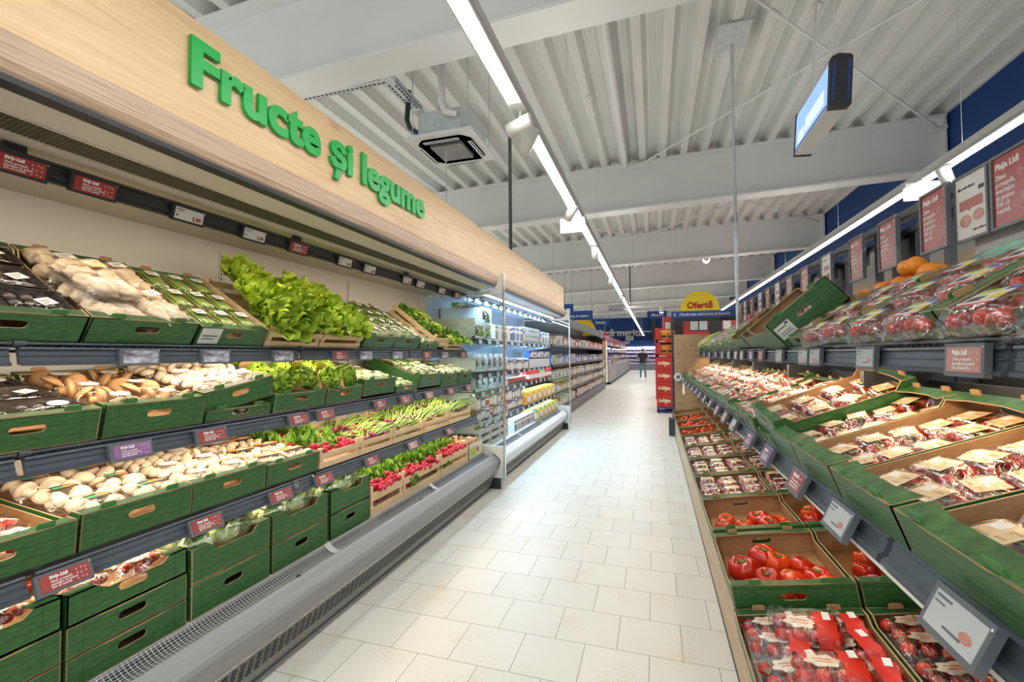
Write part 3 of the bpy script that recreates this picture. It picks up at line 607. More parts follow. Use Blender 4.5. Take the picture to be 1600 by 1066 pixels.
def curly(seed, wrap=True):
    rnd = random.Random(seed); b = MB()
    for k in range(80):
        t = math.acos(1-rnd.random()*.95); a = rnd.random()*6.28
        X = Euler((0, 0, a)).to_matrix().to_4x4() @ RX(90-math.degrees(t)) @ T_((0, .028, 0)) @ RY(rnd.uniform(-50, 50))
        leafblade(b, X, .055*rnd.uniform(.8, 1.15), .058, 1.3, .55, rnd.random()*9, 0, 9, 5)
    b.sph((0, 0, .02), (.06, .06, .045), 12, 8)
    ks = []
    if wrap:
        c = MB(); c.lathe([(.045, -.085), (.075, -.03), (.092, .02), (.098, .045)], 18, 0, None, lambda v, a: v*(1+.06*math.sin(5*a+seed)))
        ks = [('paper_wrap', c.mesh('paper_wrap', ['paper']), Matrix.Identity(4))]
    return P('curly_lettuce', 'lettuce', b.mesh('curly_lettuce', ['curly']), ks)
CUR = [curly(i, i < 2) for i in range(3)]
def cabbage(seed):
    rnd = random.Random(seed); b = MB(); b.sph((0, 0, 0), (.06, .06, .052), 28, 18, 0, lambda d: 1+.10*nz((d.x*2+seed, d.y*2, d.z*2), 2.2)+.05*abs(nz((d.x*3, d.y*3+seed, d.z), 3.5)))
    for k in range(16): leafblade(b, RZ(47*k+rnd.uniform(-10, 10)) @ T_((0, .010, -.04)) @ RX(38+rnd.uniform(-12, 30)), .105*rnd.uniform(.8, 1.15), .095, 1.7, .26, rnd.random()*9, 0, 8, 7)
    f = MB().sph((0, 0, .003), (.078, .078, .066), 16, 10, 0, lambda d: 1+.12*nz((d.x*2-seed, d.y*2, d.z*2), 2.6)).mesh('film', ['filmthick'])
    tw = MB()
    for k in range(7): leafblade(tw, T_((0, 0, .055)) @ RZ(51*k) @ RX(50), .07, .045, .8, .4, k)
    return P('wrapped_cabbage', 'cabbage', b.mesh('wrapped_cabbage', ['leafpale']), [('film', f, Matrix.Identity(4))]+([('film_tail', tw.mesh('film_tail', ['filmthick']), Matrix.Identity(4))] if seed == 0 else []))
CAB = [cabbage(i) for i in range(3)]
RAD = MB().lathe([(.0005, -1.9), (.03, -1.5), (.12, -1.1), (.6, -.8), (.95, -.25), (1, .15), (.75, .65), (.3, .9), (.001, .95)], 12).mesh('radish', ['radish'])
def radbunch(seed):
    rnd = random.Random(seed); b = MB(); ks = []
    for k in range(30): leafblade(b, T_((rnd.uniform(-.06, .06), .05+rnd.uniform(-.03, .06), .015)) @ RZ(rnd.uniform(-80, 80)) @ RX(rnd.uniform(-6, 28)), rnd.uniform(.05, .095), .040, .9, .42, rnd.random()*9, 0, 4, 5)
    for k in range(12):
        s = .0165*rnd.uniform(.85, 1.2); ks.append(('radish', RAD, T_((rnd.uniform(-.06, .06), rnd.uniform(-.075, .02), .02+rnd.uniform(-.008, .028))) @ RX(90+rnd.uniform(-60, 30)) @ RZ(rnd.uniform(0, 90)) @ RY(rnd.uniform(-40, 40)) @ SC(s)))
    return P('radish_bunch', 'radish bunch', None, [('leaves', b.mesh('leaves', ['leafdark']), Matrix.Identity(4))]+ks)
RDB = [radbunch(i) for i in range(3)]
def onbunch(seed, mat):
    rnd = random.Random(seed); b = MB(); ks = []
    bl = MB().lathe([(.05, -1.25), (.3, -1.05), (.85, -.6), (1, -.1), (.8, .5), (.42, 1.1), (.34, 2.2)], 10).mesh('bulb', [mat])
    for k in range(6):
        x = (k-2.5)*.015; s = (.015 if mat == 'onionred' else .009)*rnd.uniform(.85, 1.15); y0 = rnd.uniform(-.02, .02)
        ks.append(('bulb', bl, T_((x, y0, .012+.014*(k % 2))) @ RX(-90) @ SC(s)))
        for q in range(3):
            dx = rnd.uniform(-.05, .05); dz = rnd.uniform(-.01, .045); L = rnd.uniform(.24, .38)
            b.tube([(x, y0+.02, .013+.014*(k % 2)), (x+dx*.3, y0+L*.35, .03+dz*.6), (x+dx*.8, y0+L*.7, .035+dz), (x+dx*1.3, y0+L, .02+dz*.7)], [.0045, .0062, .005, .0008], 6)
    return P('onion_bunch', 'onion bunch', None, [('leaves', b.mesh('leaves', ['onion']), Matrix.Identity(4))]+ks)
ONR = [onbunch(i, 'onionred') for i in range(2)]; ONW = [onbunch(10+i, 'onionwhite') for i in range(2)]
PARS = [P('parsley_bunch', 'parsley bunch', herbme('parsley_bunch', .15, .2, .07, 260, m, .03, s), []) for s, m in ((1, 'leafdark'), (2, 'leaf'))]
ORA = P('orange', 'orange', MB().sph((0, 0, 0), (.042, .042, .04), 16, 12).mesh('orange', ['orangefruit']), [('navel', MB().sph((0, 0, .039), (.006, .006, .003), 8, 5).mesh('navel', ['calyx']), Matrix.Identity(4))])
CORN = P('corn_cob', 'corn', MB().tube([(0, 0, 0), (0, .04, .004), (0, .12, .006), (0, .2, .002), (0, .24, 0)], [.014, .027, .028, .016, .004], 12).mesh('corn_cob', ['corn']), [])
AUB = P('aubergine', 'aubergine', MB().tube([(0, 0, 0), (0, .03, 0), (0, .09, 0), (0, .15, 0), (0, .17, 0)], [.012, .033, .036, .022, .010], 14).mesh('aubergine', ['aub']), [('calyx', MB().tube([(0, .155, 0), (0, .175, 0), (0, .2, .004)], [.023, .014, .007], 8).mesh('calyx', ['calyx']), Matrix.Identity(4))])
I4 = Matrix.Identity(4)
# ------------------------------------------------------------------ the building
YB, YE, XL, XR = -3.2, 42.0, -9.5, 4.2
struct('floor', MB().bb((XL, YB, -.05), (XR, YE, 0)).mesh('floor', ['floor']))
def zroof(x): return 4.84+.029*x
def roof():
    b = MB(); pitch = .333; n = int((XR-XL)/pitch)+1
    for i in range(n):
        x0 = XL+i*pitch; pr = [(0, 0), (.10, 0), (.155, .13), (.278, .13), (.333, 0)]
        for k in range(4):
            xa, xb = x0+pr[k][0], x0+pr[k+1][0]
            za, zb = zroof(xa)+pr[k][1], zroof(xb)+pr[k+1][1]
            b.add([(xa, YB, za), (xb, YB, zb), (xb, YE, zb), (xa, YE, za)], [(0, 1, 2, 3)])
        for q in (.028, .072):   # rolled ribs of the narrow flats
            xq = x0+q; b.add([(xq-.006, YB, zroof(xq)-.001), (xq, YB, zroof(xq)-.003), (xq+.006, YB, zroof(xq)-.001), (xq-.006, YE, zroof(xq)-.001), (xq, YE, zroof(xq)-.003), (xq+.006, YE, zroof(xq)-.001)], [(0, 1, 4, 3), (1, 2, 5, 4)])
        for q in (.19, .243):
            xq = x0+q; z = zroof(xq)+.13; b.add([(xq-.007, YB, z-.001), (xq, YB, z-.004), (xq+.007, YB, z-.001), (xq-.007, YE, z-.001), (xq, YE, z-.004), (xq+.007, YE, z-.001)], [(0, 1, 4, 3), (1, 2, 5, 4)])
    b.add([(XL, YB, 5.2), (XR, YB, 5.3), (XR, YE, 5.3), (XL, YE, 5.2)], [(0, 1, 2, 3)])
    return b.mesh('ceiling', ['deck'])
struct('ceiling', roof())
def beam(y):
    b = MB()
    def sl(y0, y1, za, zb): b.add([(x, yy, zroof(x)+z) for x in (XL, XR-.02) for yy in (y0, y1) for z in (za, zb)], [(0, 1, 3, 2), (4, 6, 7, 5), (0, 4, 5, 1), (2, 3, 7, 6), (0, 2, 6, 4), (1, 5, 7, 3)])
    sl(y, y+.30, -.03, -.002); sl(y+.14, y+.16, -.80, -.03); sl(y, y+.30, -.83, -.80)
    b.bb((XR-.06, y, zroof(XR)-.83), (XR-.03, y+.30, zroof(XR)-.02))
    return b.mesh('beam', ['white'])
for i, y in enumerate((-1.8, 3.2, 8.2, 13.2, 18.2, 23.2, 28.2)): struct('beam_%d' % (i+1), beam(y-.0))
wr = MB(); wr.bb((XR, YB, 3.43), (XR+.1, YE, 5.4), 0); wr.bb((XR, YB, 2.88), (XR+.1, YE, 3.43), 1); wr.bb((XR, YB, 0), (XR+.1, YE, 2.88), 2)
struct('wall_right', wr.mesh('wall_right', ['blue', 'grey', 'slatwood']))
struct('wall_back', MB().bb((XL, YE, 0), (XR, YE+.1, 5.4)).mesh('wall_back', ['blue']))
struct('wall_left', MB().bb((XL-.1, YB, 0), (XL, YE, 5.4)).mesh('wall_left', ['white']))
struct('trim_2', MB().bb((XL, YE-.4, 4.66), (XR, YE-.05, 4.98)).mesh('trim_2', ['white']))
struct('trim_1', MB().bb((XL, YE-.04, 3.35), (XR, YE-.001, 3.47)).mesh('trim_1', ['zinc']))
def textobj(name, me, X, label, cat, group=None): return tag(link(name, me, None, X), label, cat, group)
UPR = RX(90)
WTX = text_me('Știi că merită.', 1, .02, .022, 'txt'); kx = 4.85/(max(v.co.x for v in WTX.vertices)-min(v.co.x for v in WTX.vertices))
for v in WTX.vertices: v.co.x *= kx; v.co.y *= kx
textobj('wall_lettering', WTX, T_((-5.55, YE-.06, 3.06)) @ UPR, 'big white lettering on the dark blue back wall', 'lettering')
textobj('wall_letter', text_me('D', .40, .02, .016, 'trayblack'), T_((4.17, 7.12, 2.55)) @ RZ(-90) @ UPR, 'dark brown raised letter on the wood panelled right wall', 'lettering')
tag(link('wall_sign', MB().bb((4.15, 5.6, 2.38), (4.199, 7.35, 2.50)).mesh('wall_sign', ['signblue'])), 'narrow blue board below the brown letter on right wall', 'sign')
# bracing rods, poles, cable tray
def rod(name, pts, r, mat, label, cat, n=8, ks=()):
    o = tag(link(name, MB().tube(pts, r, n).mesh(name, [mat])), label, cat)
    for k in ks: link(k[0], k[1], o)
    return o
def bolt(p, q, t):
    p, q = Vector(p), Vector(q); c = p.lerp(q, t); d = (q-p).normalized()
    return ('turnbuckle', MB().tube([c-d*.09, c-d*.07, c+d*.07, c+d*.09], [.012, .024, .024, .012], 8).mesh('turnbuckle', ['white']))
def foot(p, d): p = Vector(p); return ('fixing_plate', MB().box(p, d).mesh('fixing_plate', ['white']))
a, b_ = (-.15, 8.17, 4.76), (4.0, 3.45, 4.80)
rod('bracing_rod', [a, b_], .014, 'white', 'white bracing rod rising from second roof beam towards upper right corner', 'bracing rod', 8, [bolt(a, b_, .38), foot(a, (.25, .06, .05))])
a, b_ = (4.05, 8.17, 4.74), (-.05, 3.45, 4.72)
rod('bracing_rod', [a, b_], .014, 'white', 'white bracing rod falling to the beam end by the blue wall', 'bracing rod', 8, [bolt(a, b_, .7), foot(a, (.2, .06, .06))])
a, b_ = (-.15, 13.17, 4.76), (4.0, 8.5, 4.80)
rod('bracing_rod', [a, b_], .014, 'white', 'white bracing rod between the second and third roof beams, rising right', 'bracing rod', 8, [bolt(a, b_, .4)])
a, b_ = (4.05, 13.17, 4.74), (-.05, 8.5, 4.72)
rod('bracing_rod', [a, b_], .014, 'white', 'white bracing rod between second and third beams, ending at blue wall', 'bracing rod', 8, [bolt(a, b_, .6)])
rod('bracing_rod', [(-4.2, 8.5, 4.62), (-.2, 13.2, 4.72)], .014, 'white', 'white bracing rod behind the steel post above the chiller', 'bracing rod')
rod('roof_purlin', [(-.42, 3.5, 4.77), (-.42, 8.2, 4.77)], .062, 'white', 'broad white roof purlin meeting the second beam', 'roof purlin', 4)
rod('steel_post', [(-1.97, 6.30, 2.74), (-1.97, 6.30, 4.78)], .026, 'pole', 'dark square steel post rising from the chiller top to the roof', 'post', 4)
rod('steel_post', [(.87, 5.40, 1.5), (.87, 5.40, 4.86)], .016, 'zinc', 'thin steel post rising from the right gondola to the roof plate', 'post', 8)
rod('steel_post', [(-.62, 13.5, 2.75), (-.62, 13.5, 4.6)], .02, 'pole', 'short dark hanging post behind the yellow half-round offer sign', 'post', 6)
tag(link('roof_plate', MB().bb((.70, 5.05, 4.835), (1.02, 5.5, 4.85)).mesh('roof_plate', ['zinc'])), 'square galvanised plate on the roof sheet above thin post', 'plate')
tag(link('roof_plate', MB().bb((-2.75, 6.0, 4.715), (-2.35, 6.45, 4.73)).mesh('roof_plate', ['zinc'])), 'square galvanised plate on roof behind the air conditioner', 'plate')
def tray_mesh():
    b = MB()
    b.bb((-5.5, 3.56, 4.05), (-2.30, 3.74, 4.056)); b.bb((-5.5, 3.56, 4.05), (-2.30, 3.565, 4.10)); b.bb((-5.5, 3.735, 4.05), (-2.45, 3.74, 4.10))
    b.bb((-2.42, 3.741, 4.05), (-2.30, 4.25, 4.056)); b.bb((-2.305, 3.741, 4.05), (-2.30, 4.25, 4.10)); b.bb((-2.42, 3.74, 4.05), (-2.415, 4.25, 4.10))
    for i in range(60): b.bb((-5.4+i*.05, 3.64, 4.047), (-5.37+i*.05, 3.66, 4.0502), 1); b.bb((-5.38+i*.05, 3.70, 4.047), (-5.35+i*.05, 3.72, 4.0502), 1)
    for i in range(9): b.bb((-2.40, 3.76+i*.05, 4.047), (-2.38, 3.79+i*.05, 4.0502), 1); b.bb((-2.34, 3.78+i*.05, 4.047), (-2.32, 3.81+i*.05, 4.0502), 1)
    return b.mesh('cable_tray', ['zinc', 'dark'])
tag(link('cable_tray', tray_mesh()), 'perforated galvanised cable tray turning a corner under first beam', 'cable tray')
# ceiling cassette air conditioner
def aircon(loc, label, s=1.0, detail=True):
    o = tag(empty('air_conditioner', X=T_(loc) @ SC(s)), label, 'air conditioner')
    link('housing', MB().prism([(-.29, -.21), (-.21, -.29), (.21, -.29), (.29, -.21), (.29, .21), (.21, .29), (-.21, .29), (-.29, .21)], 'z', .03, .31).mesh('housing', ['zinc']), o)
    f = MB(); f.plate([(-.36, -.36), (.36, -.36), (.36, .36), (-.36, .36)], [[(-.17, -.17), (-.17, .17), (.17, .17), (.17, -.17)]], RX(90), .03, 0, 0, 0)
    link('front_panel', f.mesh('front_panel', ['white']), o, T_((0, 0, .03)))
    g = MB(); g.bb((-.17, -.17, .004), (.17, .17, .02), 0)
    for i in range(17): g.bb((-.168+i*.02, -.17, 0), (-.160+i*.02, .17, .008), 1)
    for i in range(17): g.bb((-.17, -.168+i*.02, 0), (.17, -.160+i*.02, .008), 1)
    link('intake_grille', g.mesh('intake_grille', ['kick', 'grey']), o)
    for k in range(4):
        l = MB(); l.bb((-.19, -.292, -.002), (.19, -.252, .003), 1); l.bb((-.18, -.283, -.004), (.18, -.272, .001), 0)
        link('louvre', l.mesh('louvre', ['dark', 'white']), o, RZ(90*k))
    for x in (-.3, .3):
        for y in (-.3, .3): link('hanger_rod', MB().tube([(x, y, .1), (x, y, 1.2/s)], .005/s, 5).mesh('hanger_rod', ['zinc']), o)
    if detail:
        link('insulated_pipe', MB().tube([(-.05, -.33, .22), (-.16, -.36, .24), (-.20, -.36, .34), (-.20, -.34, 1.25)], .036, 10).mesh('insulated_pipe', ['creamwhite']), o, T_((.25, 0, 0)), 'white insulated pipe')
        link('drain_pipe', MB().tube([(-.29, -.16, .16), (-.38, -.22, .22), (-.40, -.24, .30), (-.40, -.2, .62)], .026, 8).mesh('drain_pipe', ['dark']), o, None, 'black pipe')
    return o
aircon((-1.98, 4.32, 3.57), 'ceiling cassette air conditioner hanging above the wooden fascia', 1.0)
aircon((-1.85, 24.5, 3.75), 'small distant cassette air conditioner hanging far down the aisle', 1.3, False)
for i, (x, y, lb) in enumerate(((-2.9, 5.6, 'small white smoke detector on roof left of the air conditioner'), (-.75, 5.9, 'small white smoke detector on roof right of the light strip'), (1.6, 5.1, 'small white smoke detector on roof above the hanging screen'))):
    o = tag(link('smoke_detector', MB().lathe([(.001, -.09), (.03, -.088), (.045, -.06), (.05, -.05), (.05, -.03), (.001, -.03)], 14).mesh('smoke_detector', ['white']), None, T_((x, y, zroof(x)+.03))), lb, 'smoke detector', 'smoke detectors')
    link('conduit', MB().tube([(0, -1.5, -.02), (0, 2.2, -.02)], .009, 6).mesh('conduit', ['white']), o)
# LED light strips
def strip(x, y0, y1, label, gaps):
    o = tag(empty('light_strip', (x, 0, 0)), label, 'light strip', 'ceiling light strips')
    b = MB(); b.bb((-.05, y0, 2.985), (.05, y1, 3.05), 0); b.bb((-.05, y0, 2.97), (-.042, y1, 2.99), 0); b.bb((.042, y0, 2.97), (.05, y1, 2.99), 0)
    link('housing', b.mesh('housing', ['white']), o)
    ys = [y0]+[v for g in gaps for v in g]+[y1]
    for k in range(0, len(ys), 2): link('diffuser', boxme('diffuser', (-.041, ys[k]+.02, 2.975), (.041, ys[k+1]-.02, 2.985), 'led'), o)
    for k in range(int((y1-y0)/2.5)):
        yy = y0+1.2+2.5*k; link('hanger_wire', MB().tube([(0, yy, 3.05), (0, yy, zroof(x))], .0025, 4).mesh('hanger_wire', ['zinc']), o)
strip(-.78, -1.8, 40, 'long bright LED strip over the middle of the aisle', [(2.62, 2.98), (4.52, 4.85), (6.4, 6.62), (9, 9.2), (12, 12.2), (15, 15.2)])
strip(2.33, -1.8, 40, 'long bright LED strip on the right, above the signs', [(4.55, 4.98), (9.4, 9.6), (14, 14.2)])
strip(-4.1, -1.8, 40, 'LED strip beyond the wooden fascia of the chillers', [])
strip(-7.2, -1.8, 40, 'LED strip along the far left side of the store', [])
def spot(p, rx, rz, label, group=None, s=1, glow='lampglow', stem=True):
    o = tag(empty('spotlight', p), label, 'spotlight', group)
    X = T_((0, 0, -.09*s)) @ RZ(rz) @ RX(rx) @ SC(s)
    link('lamp_head', MB().lathe([(.001, .085), (.040, .085), (.046, .078), (.046, -.085), (.040, -.085), (.040, -.07), (.001, -.07)], 20).mesh('lamp_head', ['white']), o, X)
    link('lens', MB().lathe([(.001, -.069), (.039, -.069)], 20).mesh('lens', [glow]), o, X)
    if stem: link('stem', MB().tube([(0, 0, 0), (0, 0, -.09)], .010, 8).mesh('stem', ['white']), o)
    return o
spot((-.78, 2.72, 2.985), 80, 75, 'white cylinder spotlight on the aisle light strip, nearest of all')
spot((-.78, 2.92, 2.985), 50, 50, 'white cylinder spotlight close behind the nearest aisle spotlight')
spot((-.78, 4.57, 2.985), 48, 50, 'white cylinder spotlight above the white emergency box over aisle')
spot((-.78, 6.5, 2.985), 15, 0, 'white cylinder spotlight third along the aisle light strip')
spot((2.33, 4.62, 2.985), 22, -70, 'white cylinder spotlight beside the glowing box on right strip')
for i, yy in enumerate((9.1, 12.1, 15.1)): spot((-.78, yy, 2.985), 35, 40, 'small distant spotlight on aisle strip, %s beyond the emergency box' % ORD[i+1])
def exitbox(p, label):
    o = tag(empty('emergency_light', p), label, 'emergency light')
    link('cover', MB().bb((-.13, -.02, -.13), (.13, .02, -.02)).mesh('cover', ['exitglow']), o, None, 'glowing white panel')
    link('bracket', MB().bb((-.13, -.022, -.02), (.13, .022, .015)).mesh('bracket', ['white']), o)
    link('stem', MB().tube([(0, 0, .015), (0, 0, .10)], .008, 6).mesh('stem', ['white']), o)
exitbox((-.80, 4.78, 2.88), 'white emergency light box hanging under the aisle strip')
exitbox((2.28, 4.86, 2.92), 'glowing white emergency light box under the right strip')
o = tag(empty('track_light', (1.6, 15, 0)), 'short track with one dazzling spotlight facing the camera', 'track light')
link('track', MB().bb((-1.2, -.03, 4.36), (1.1, .03, 4.42)).mesh('track', ['white']), o)
for x in (-1.1, 1.0): link('hanger_rod', MB().tube([(x, 0, 4.4), (x, 0, 4.85)], .008, 5).mesh('hanger_rod', ['zinc']), o)
link('lamp_head', MB().lathe([(.001, .14), (.09, .14), (.11, -.12), (.10, -.12), (.001, -.10)], 20).mesh('lamp_head', ['white']), o, T_((-.03, -.04, 4.31)) @ RX(75))
link('lens', MB().lathe([(.001, -.105), (.098, -.105)], 20).mesh('lens', ['lampglow']), o, T_((-.03, -.04, 4.31)) @ RX(-75) @ RX(0))
o = tag(empty('track_light', (-1.1, 17.5, 3.45)), 'horizontal track light beside the blue aisle signs on left', 'track light')
link('track', MB().bb((-2, -.03, 0), (.3, .03, .06)).mesh('track', ['white']), o)
link('hanger_rod', MB().tube([(.28, 0, 0), (.28, 0, 1.3)], .012, 5).mesh('hanger_rod', ['white']), o)
for x in (-1.5, -1.1): link('lamp_head', MB().tube([(x, 0, 0), (x, 0, -.2)], .06, 10).mesh('lamp_head', ['white']), o)
o = tag(empty('track_light', (.1, 13, 2.72)), 'horizontal track light left of the yellow offer sign', 'track light')
link('track', MB().bb((-.75, -.03, 0), (.6, .03, .05)).mesh('track', ['white']), o); [link('hanger_rod', MB().tube([(x, 0, .05), (x, 0, 2.1)], .006, 5).mesh('hanger_rod', ['zinc']), o) for x in (-.6, .5)]
link('lamp_head', MB().tube([(.12, 0, 0), (.12, 0, -.16)], .05, 10).mesh('lamp_head', ['white']), o)
link('lens', MB().tube([(.12, 0, -.161), (.12, 0, -.166)], .045, 10).mesh('lens', ['lampglow']), o)
# hanging screen
o = tag(empty('hanging_screen', X=T_((1.25, 3.86, 3.24)) @ RY(4)), 'double-sided screen with black ends hanging from the roof', 'screen')
link('case', MB().bb((.004, 0, 0), (.13, .80, .37)).mesh('case', ['creamwhite']), o)
link('display', MB().bb((0, .01, .035), (.004, .79, .345), 0).bb((-.001, .01, .035), (.003, .79, .045), 1).bb((-.001, .08, .08), (.003, .52, .20), 2).bb((-.001, .55, .06), (.003, .72, .16), 2).mesh('display', ['screen', 'lblue', 'screenw']), o, None, 'lit blue and white display')
ec = MB(); ec.prism([(.002, -.006), (.125, -.006), (.14, .012), (.136, .36), (.12, .378), (.05, .392), (.006, .376), (-.004, .36)], 'y', -.05, 0, 0)
for i in range(18):
    ec.bb((.012, -.052, .05+i*.016), (.030, -.0495, .058+i*.016), 1); ec.bb((.108, -.052, .05+i*.016), (.124, -.0495, .058+i*.016), 1)
link('end_cap', ec.mesh('end_cap', ['dark', 'lblue']), o, None, 'black end cap with blue vents')
link('end_cap', MB().bb((-.002, .80, -.006), (.135, .83, .38)).mesh('end_cap', ['dark']), o)
for y in (.14, .62): link('hanger_rod', MB().tube([(.06, y, .37), (.06-.07*.0, y, 1.62)], .010, 6).mesh('hanger_rod', ['creamwhite']), o)
# ------------------------------------------------------------------ price tags
def qline(b, x0, x1, z, h, m): b.bb((x0, -.0022, z), (x1, .0, z+h), m)
_tg = {}
def tagproto(w, h, kind):
    k = (w, h, kind)
    if k in _tg: return _tg[k]
    fr = 'frame' if kind[0] != 'K' else 'railblack'; kd = kind.lstrip('K')
    body = MB().bb((-w/2, 0, -h/2), (w/2, .016, h/2)).mesh('price_tag', [fr])
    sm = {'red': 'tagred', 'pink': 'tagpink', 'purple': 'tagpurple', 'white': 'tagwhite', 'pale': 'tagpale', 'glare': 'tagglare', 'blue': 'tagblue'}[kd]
    b = MB(); b.bb((-w*.42, -.0014, -h*.36), (w*.44, .002, h*.38), 0)
    ks = [('screen', b.mesh('screen', [sm]), I4)]
    if kd in ('red', 'pink', 'purple'):
        ks.append(('lettering', text_me('Piața Lidl', h*.19, .0004, .0011, 'txt'), T_((-w*.26, -.002, h*.16)) @ UPR))
        ks.append(('lettering', text_me('Zilnic proaspăt,\navantajos și gustos.\nȘtii că merită.', h*.135, .0003, .0002, 'txt', lead=.95), T_((-w*.26, -.002, -h*.02)) @ UPR))
        d = MB()
        for i in range(9):
            x = w*(.20+.08*(i % 3)+.01*(i % 2)); z = h*(-.24+.22*(i//3)+.03*(i % 2)); d.tube([(x+h*.035*math.cos(a), -.002, z+h*.035*math.sin(a)) for a in [q*PI/4 for q in range(9)]], .0006, 4, 0, False)
        ks.append(('printed_icons', d.mesh('printed_icons', ['txt']), I4))
    elif kd == 'white':
        d = MB(); qline(d, -w*.38, -w*.15, h*.24, h*.05, 0); qline(d, -w*.38, -w*.2, h*.12, h*.03, 0); qline(d, -w*.38, -w*.32, -h*.18, h*.1, 0)
        ks += [('print', d.mesh('print', ['ink']), I4), ('price', text_me('5,99', h*.34, .0003, .0009, 'signred'), T_((w*.10, -.002, -h*.26)) @ UPR)]
    elif kd == 'pale':
        d = MB(); qline(d, -w*.38, -w*.12, h*.26, h*.05, 0); qline(d, -w*.38, -w*.2, h*.14, h*.03, 0); qline(d, -w*.1, w*.2, -h*.22, h*.05, 0); d.sph((w*.24, -.001, -h*.08), (w*.13, .0008, h*.13), 12, 6, 1)
        ks.append(('print', d.mesh('print', ['frame', 'tagpink']), I4))
    elif kd == 'blue':
        d = MB(); qline(d, -w*.38, -w*.05, h*.22, h*.06, 0); qline(d, -w*.2, w*.25, -h*.12, h*.05, 1); qline(d, -w*.1, w*.38, -h*.28, h*.08, 1)
        ks.append(('print', d.mesh('print', ['frame', 'tagpink']), I4))
    ks.append(('indicator', MB().bb((w*.455, -.001, h*.36), (w*.475, .002, h*.41)).mesh('indicator', ['txt']), I4))
    _tg[k] = P('price_tag', 'price tag', body, ks); return _tg[k]
KN = {'red': 'red', 'pink': 'pale red', 'purple': 'purple-tinted red', 'white': 'white', 'glare': 'glare-streaked', 'blue': 'pale blue', 'pale': 'grey'}
def tags(F, X, Z, lst, where, grp, tilt, w=.15, h=.068, black=''):
    for i, (y, kd) in enumerate(lst):
        ww, hh = (w, h)
        put(tagproto(ww, hh, black+kd), F(X, y, Z) @ RX(tilt), '%s electronic price tag, %s from the near end of the %s' % (KN[kd], ORD[i] if i < 20 else 'last', where), grp)
# ------------------------------------------------------------------ chillers on the left
def railmesh(y0, y1, joints, x, z0, z1, lean, mat, face=1, tubez=None):
    """slate price rail: lips, groove, and a wire stop above; x is the front plane, lean moves the top inwards"""
    b = MB(); ys = [y0]+list(joints)+[y1]; f = face; h = z1-z0
    for k in range(len(ys)-1):
        a, c = ys[k]+.012, ys[k+1]-.012
        pr = [(0, 0), (.012, -.004), (.014, .10*h), (.004, .16*h), (.004, .48*h), (.008, .5*h), (.008, .55*h), (.004, .57*h), (.004, .84*h), (.014, .9*h), (.012, h), (-.012, h), (-.012, 0)]
        b.prism([(x+f*(u-.012)-f*lean*(v/h), z0+v) for u, v in pr], 'y', a, c, 0)
        zt = tubez or z1+.012; xt = x-f*(lean+.012)
        b.tube([(xt, ys[k]+.004, zt), (xt, ys[k+1]-.004, zt)], .006, 6, 0)
        b.tube([(xt, ys[k], zt), (xt, ys[k]+.03, zt)], .011, 8, 0)
        for i in range(int((c-a)/.03)):
            yy = a+.03*i; b.bb((xt-.0015, yy, z1-.015), (xt+.0015, yy+.003, zt), 0)
    return b.mesh('price_rail', [mat])
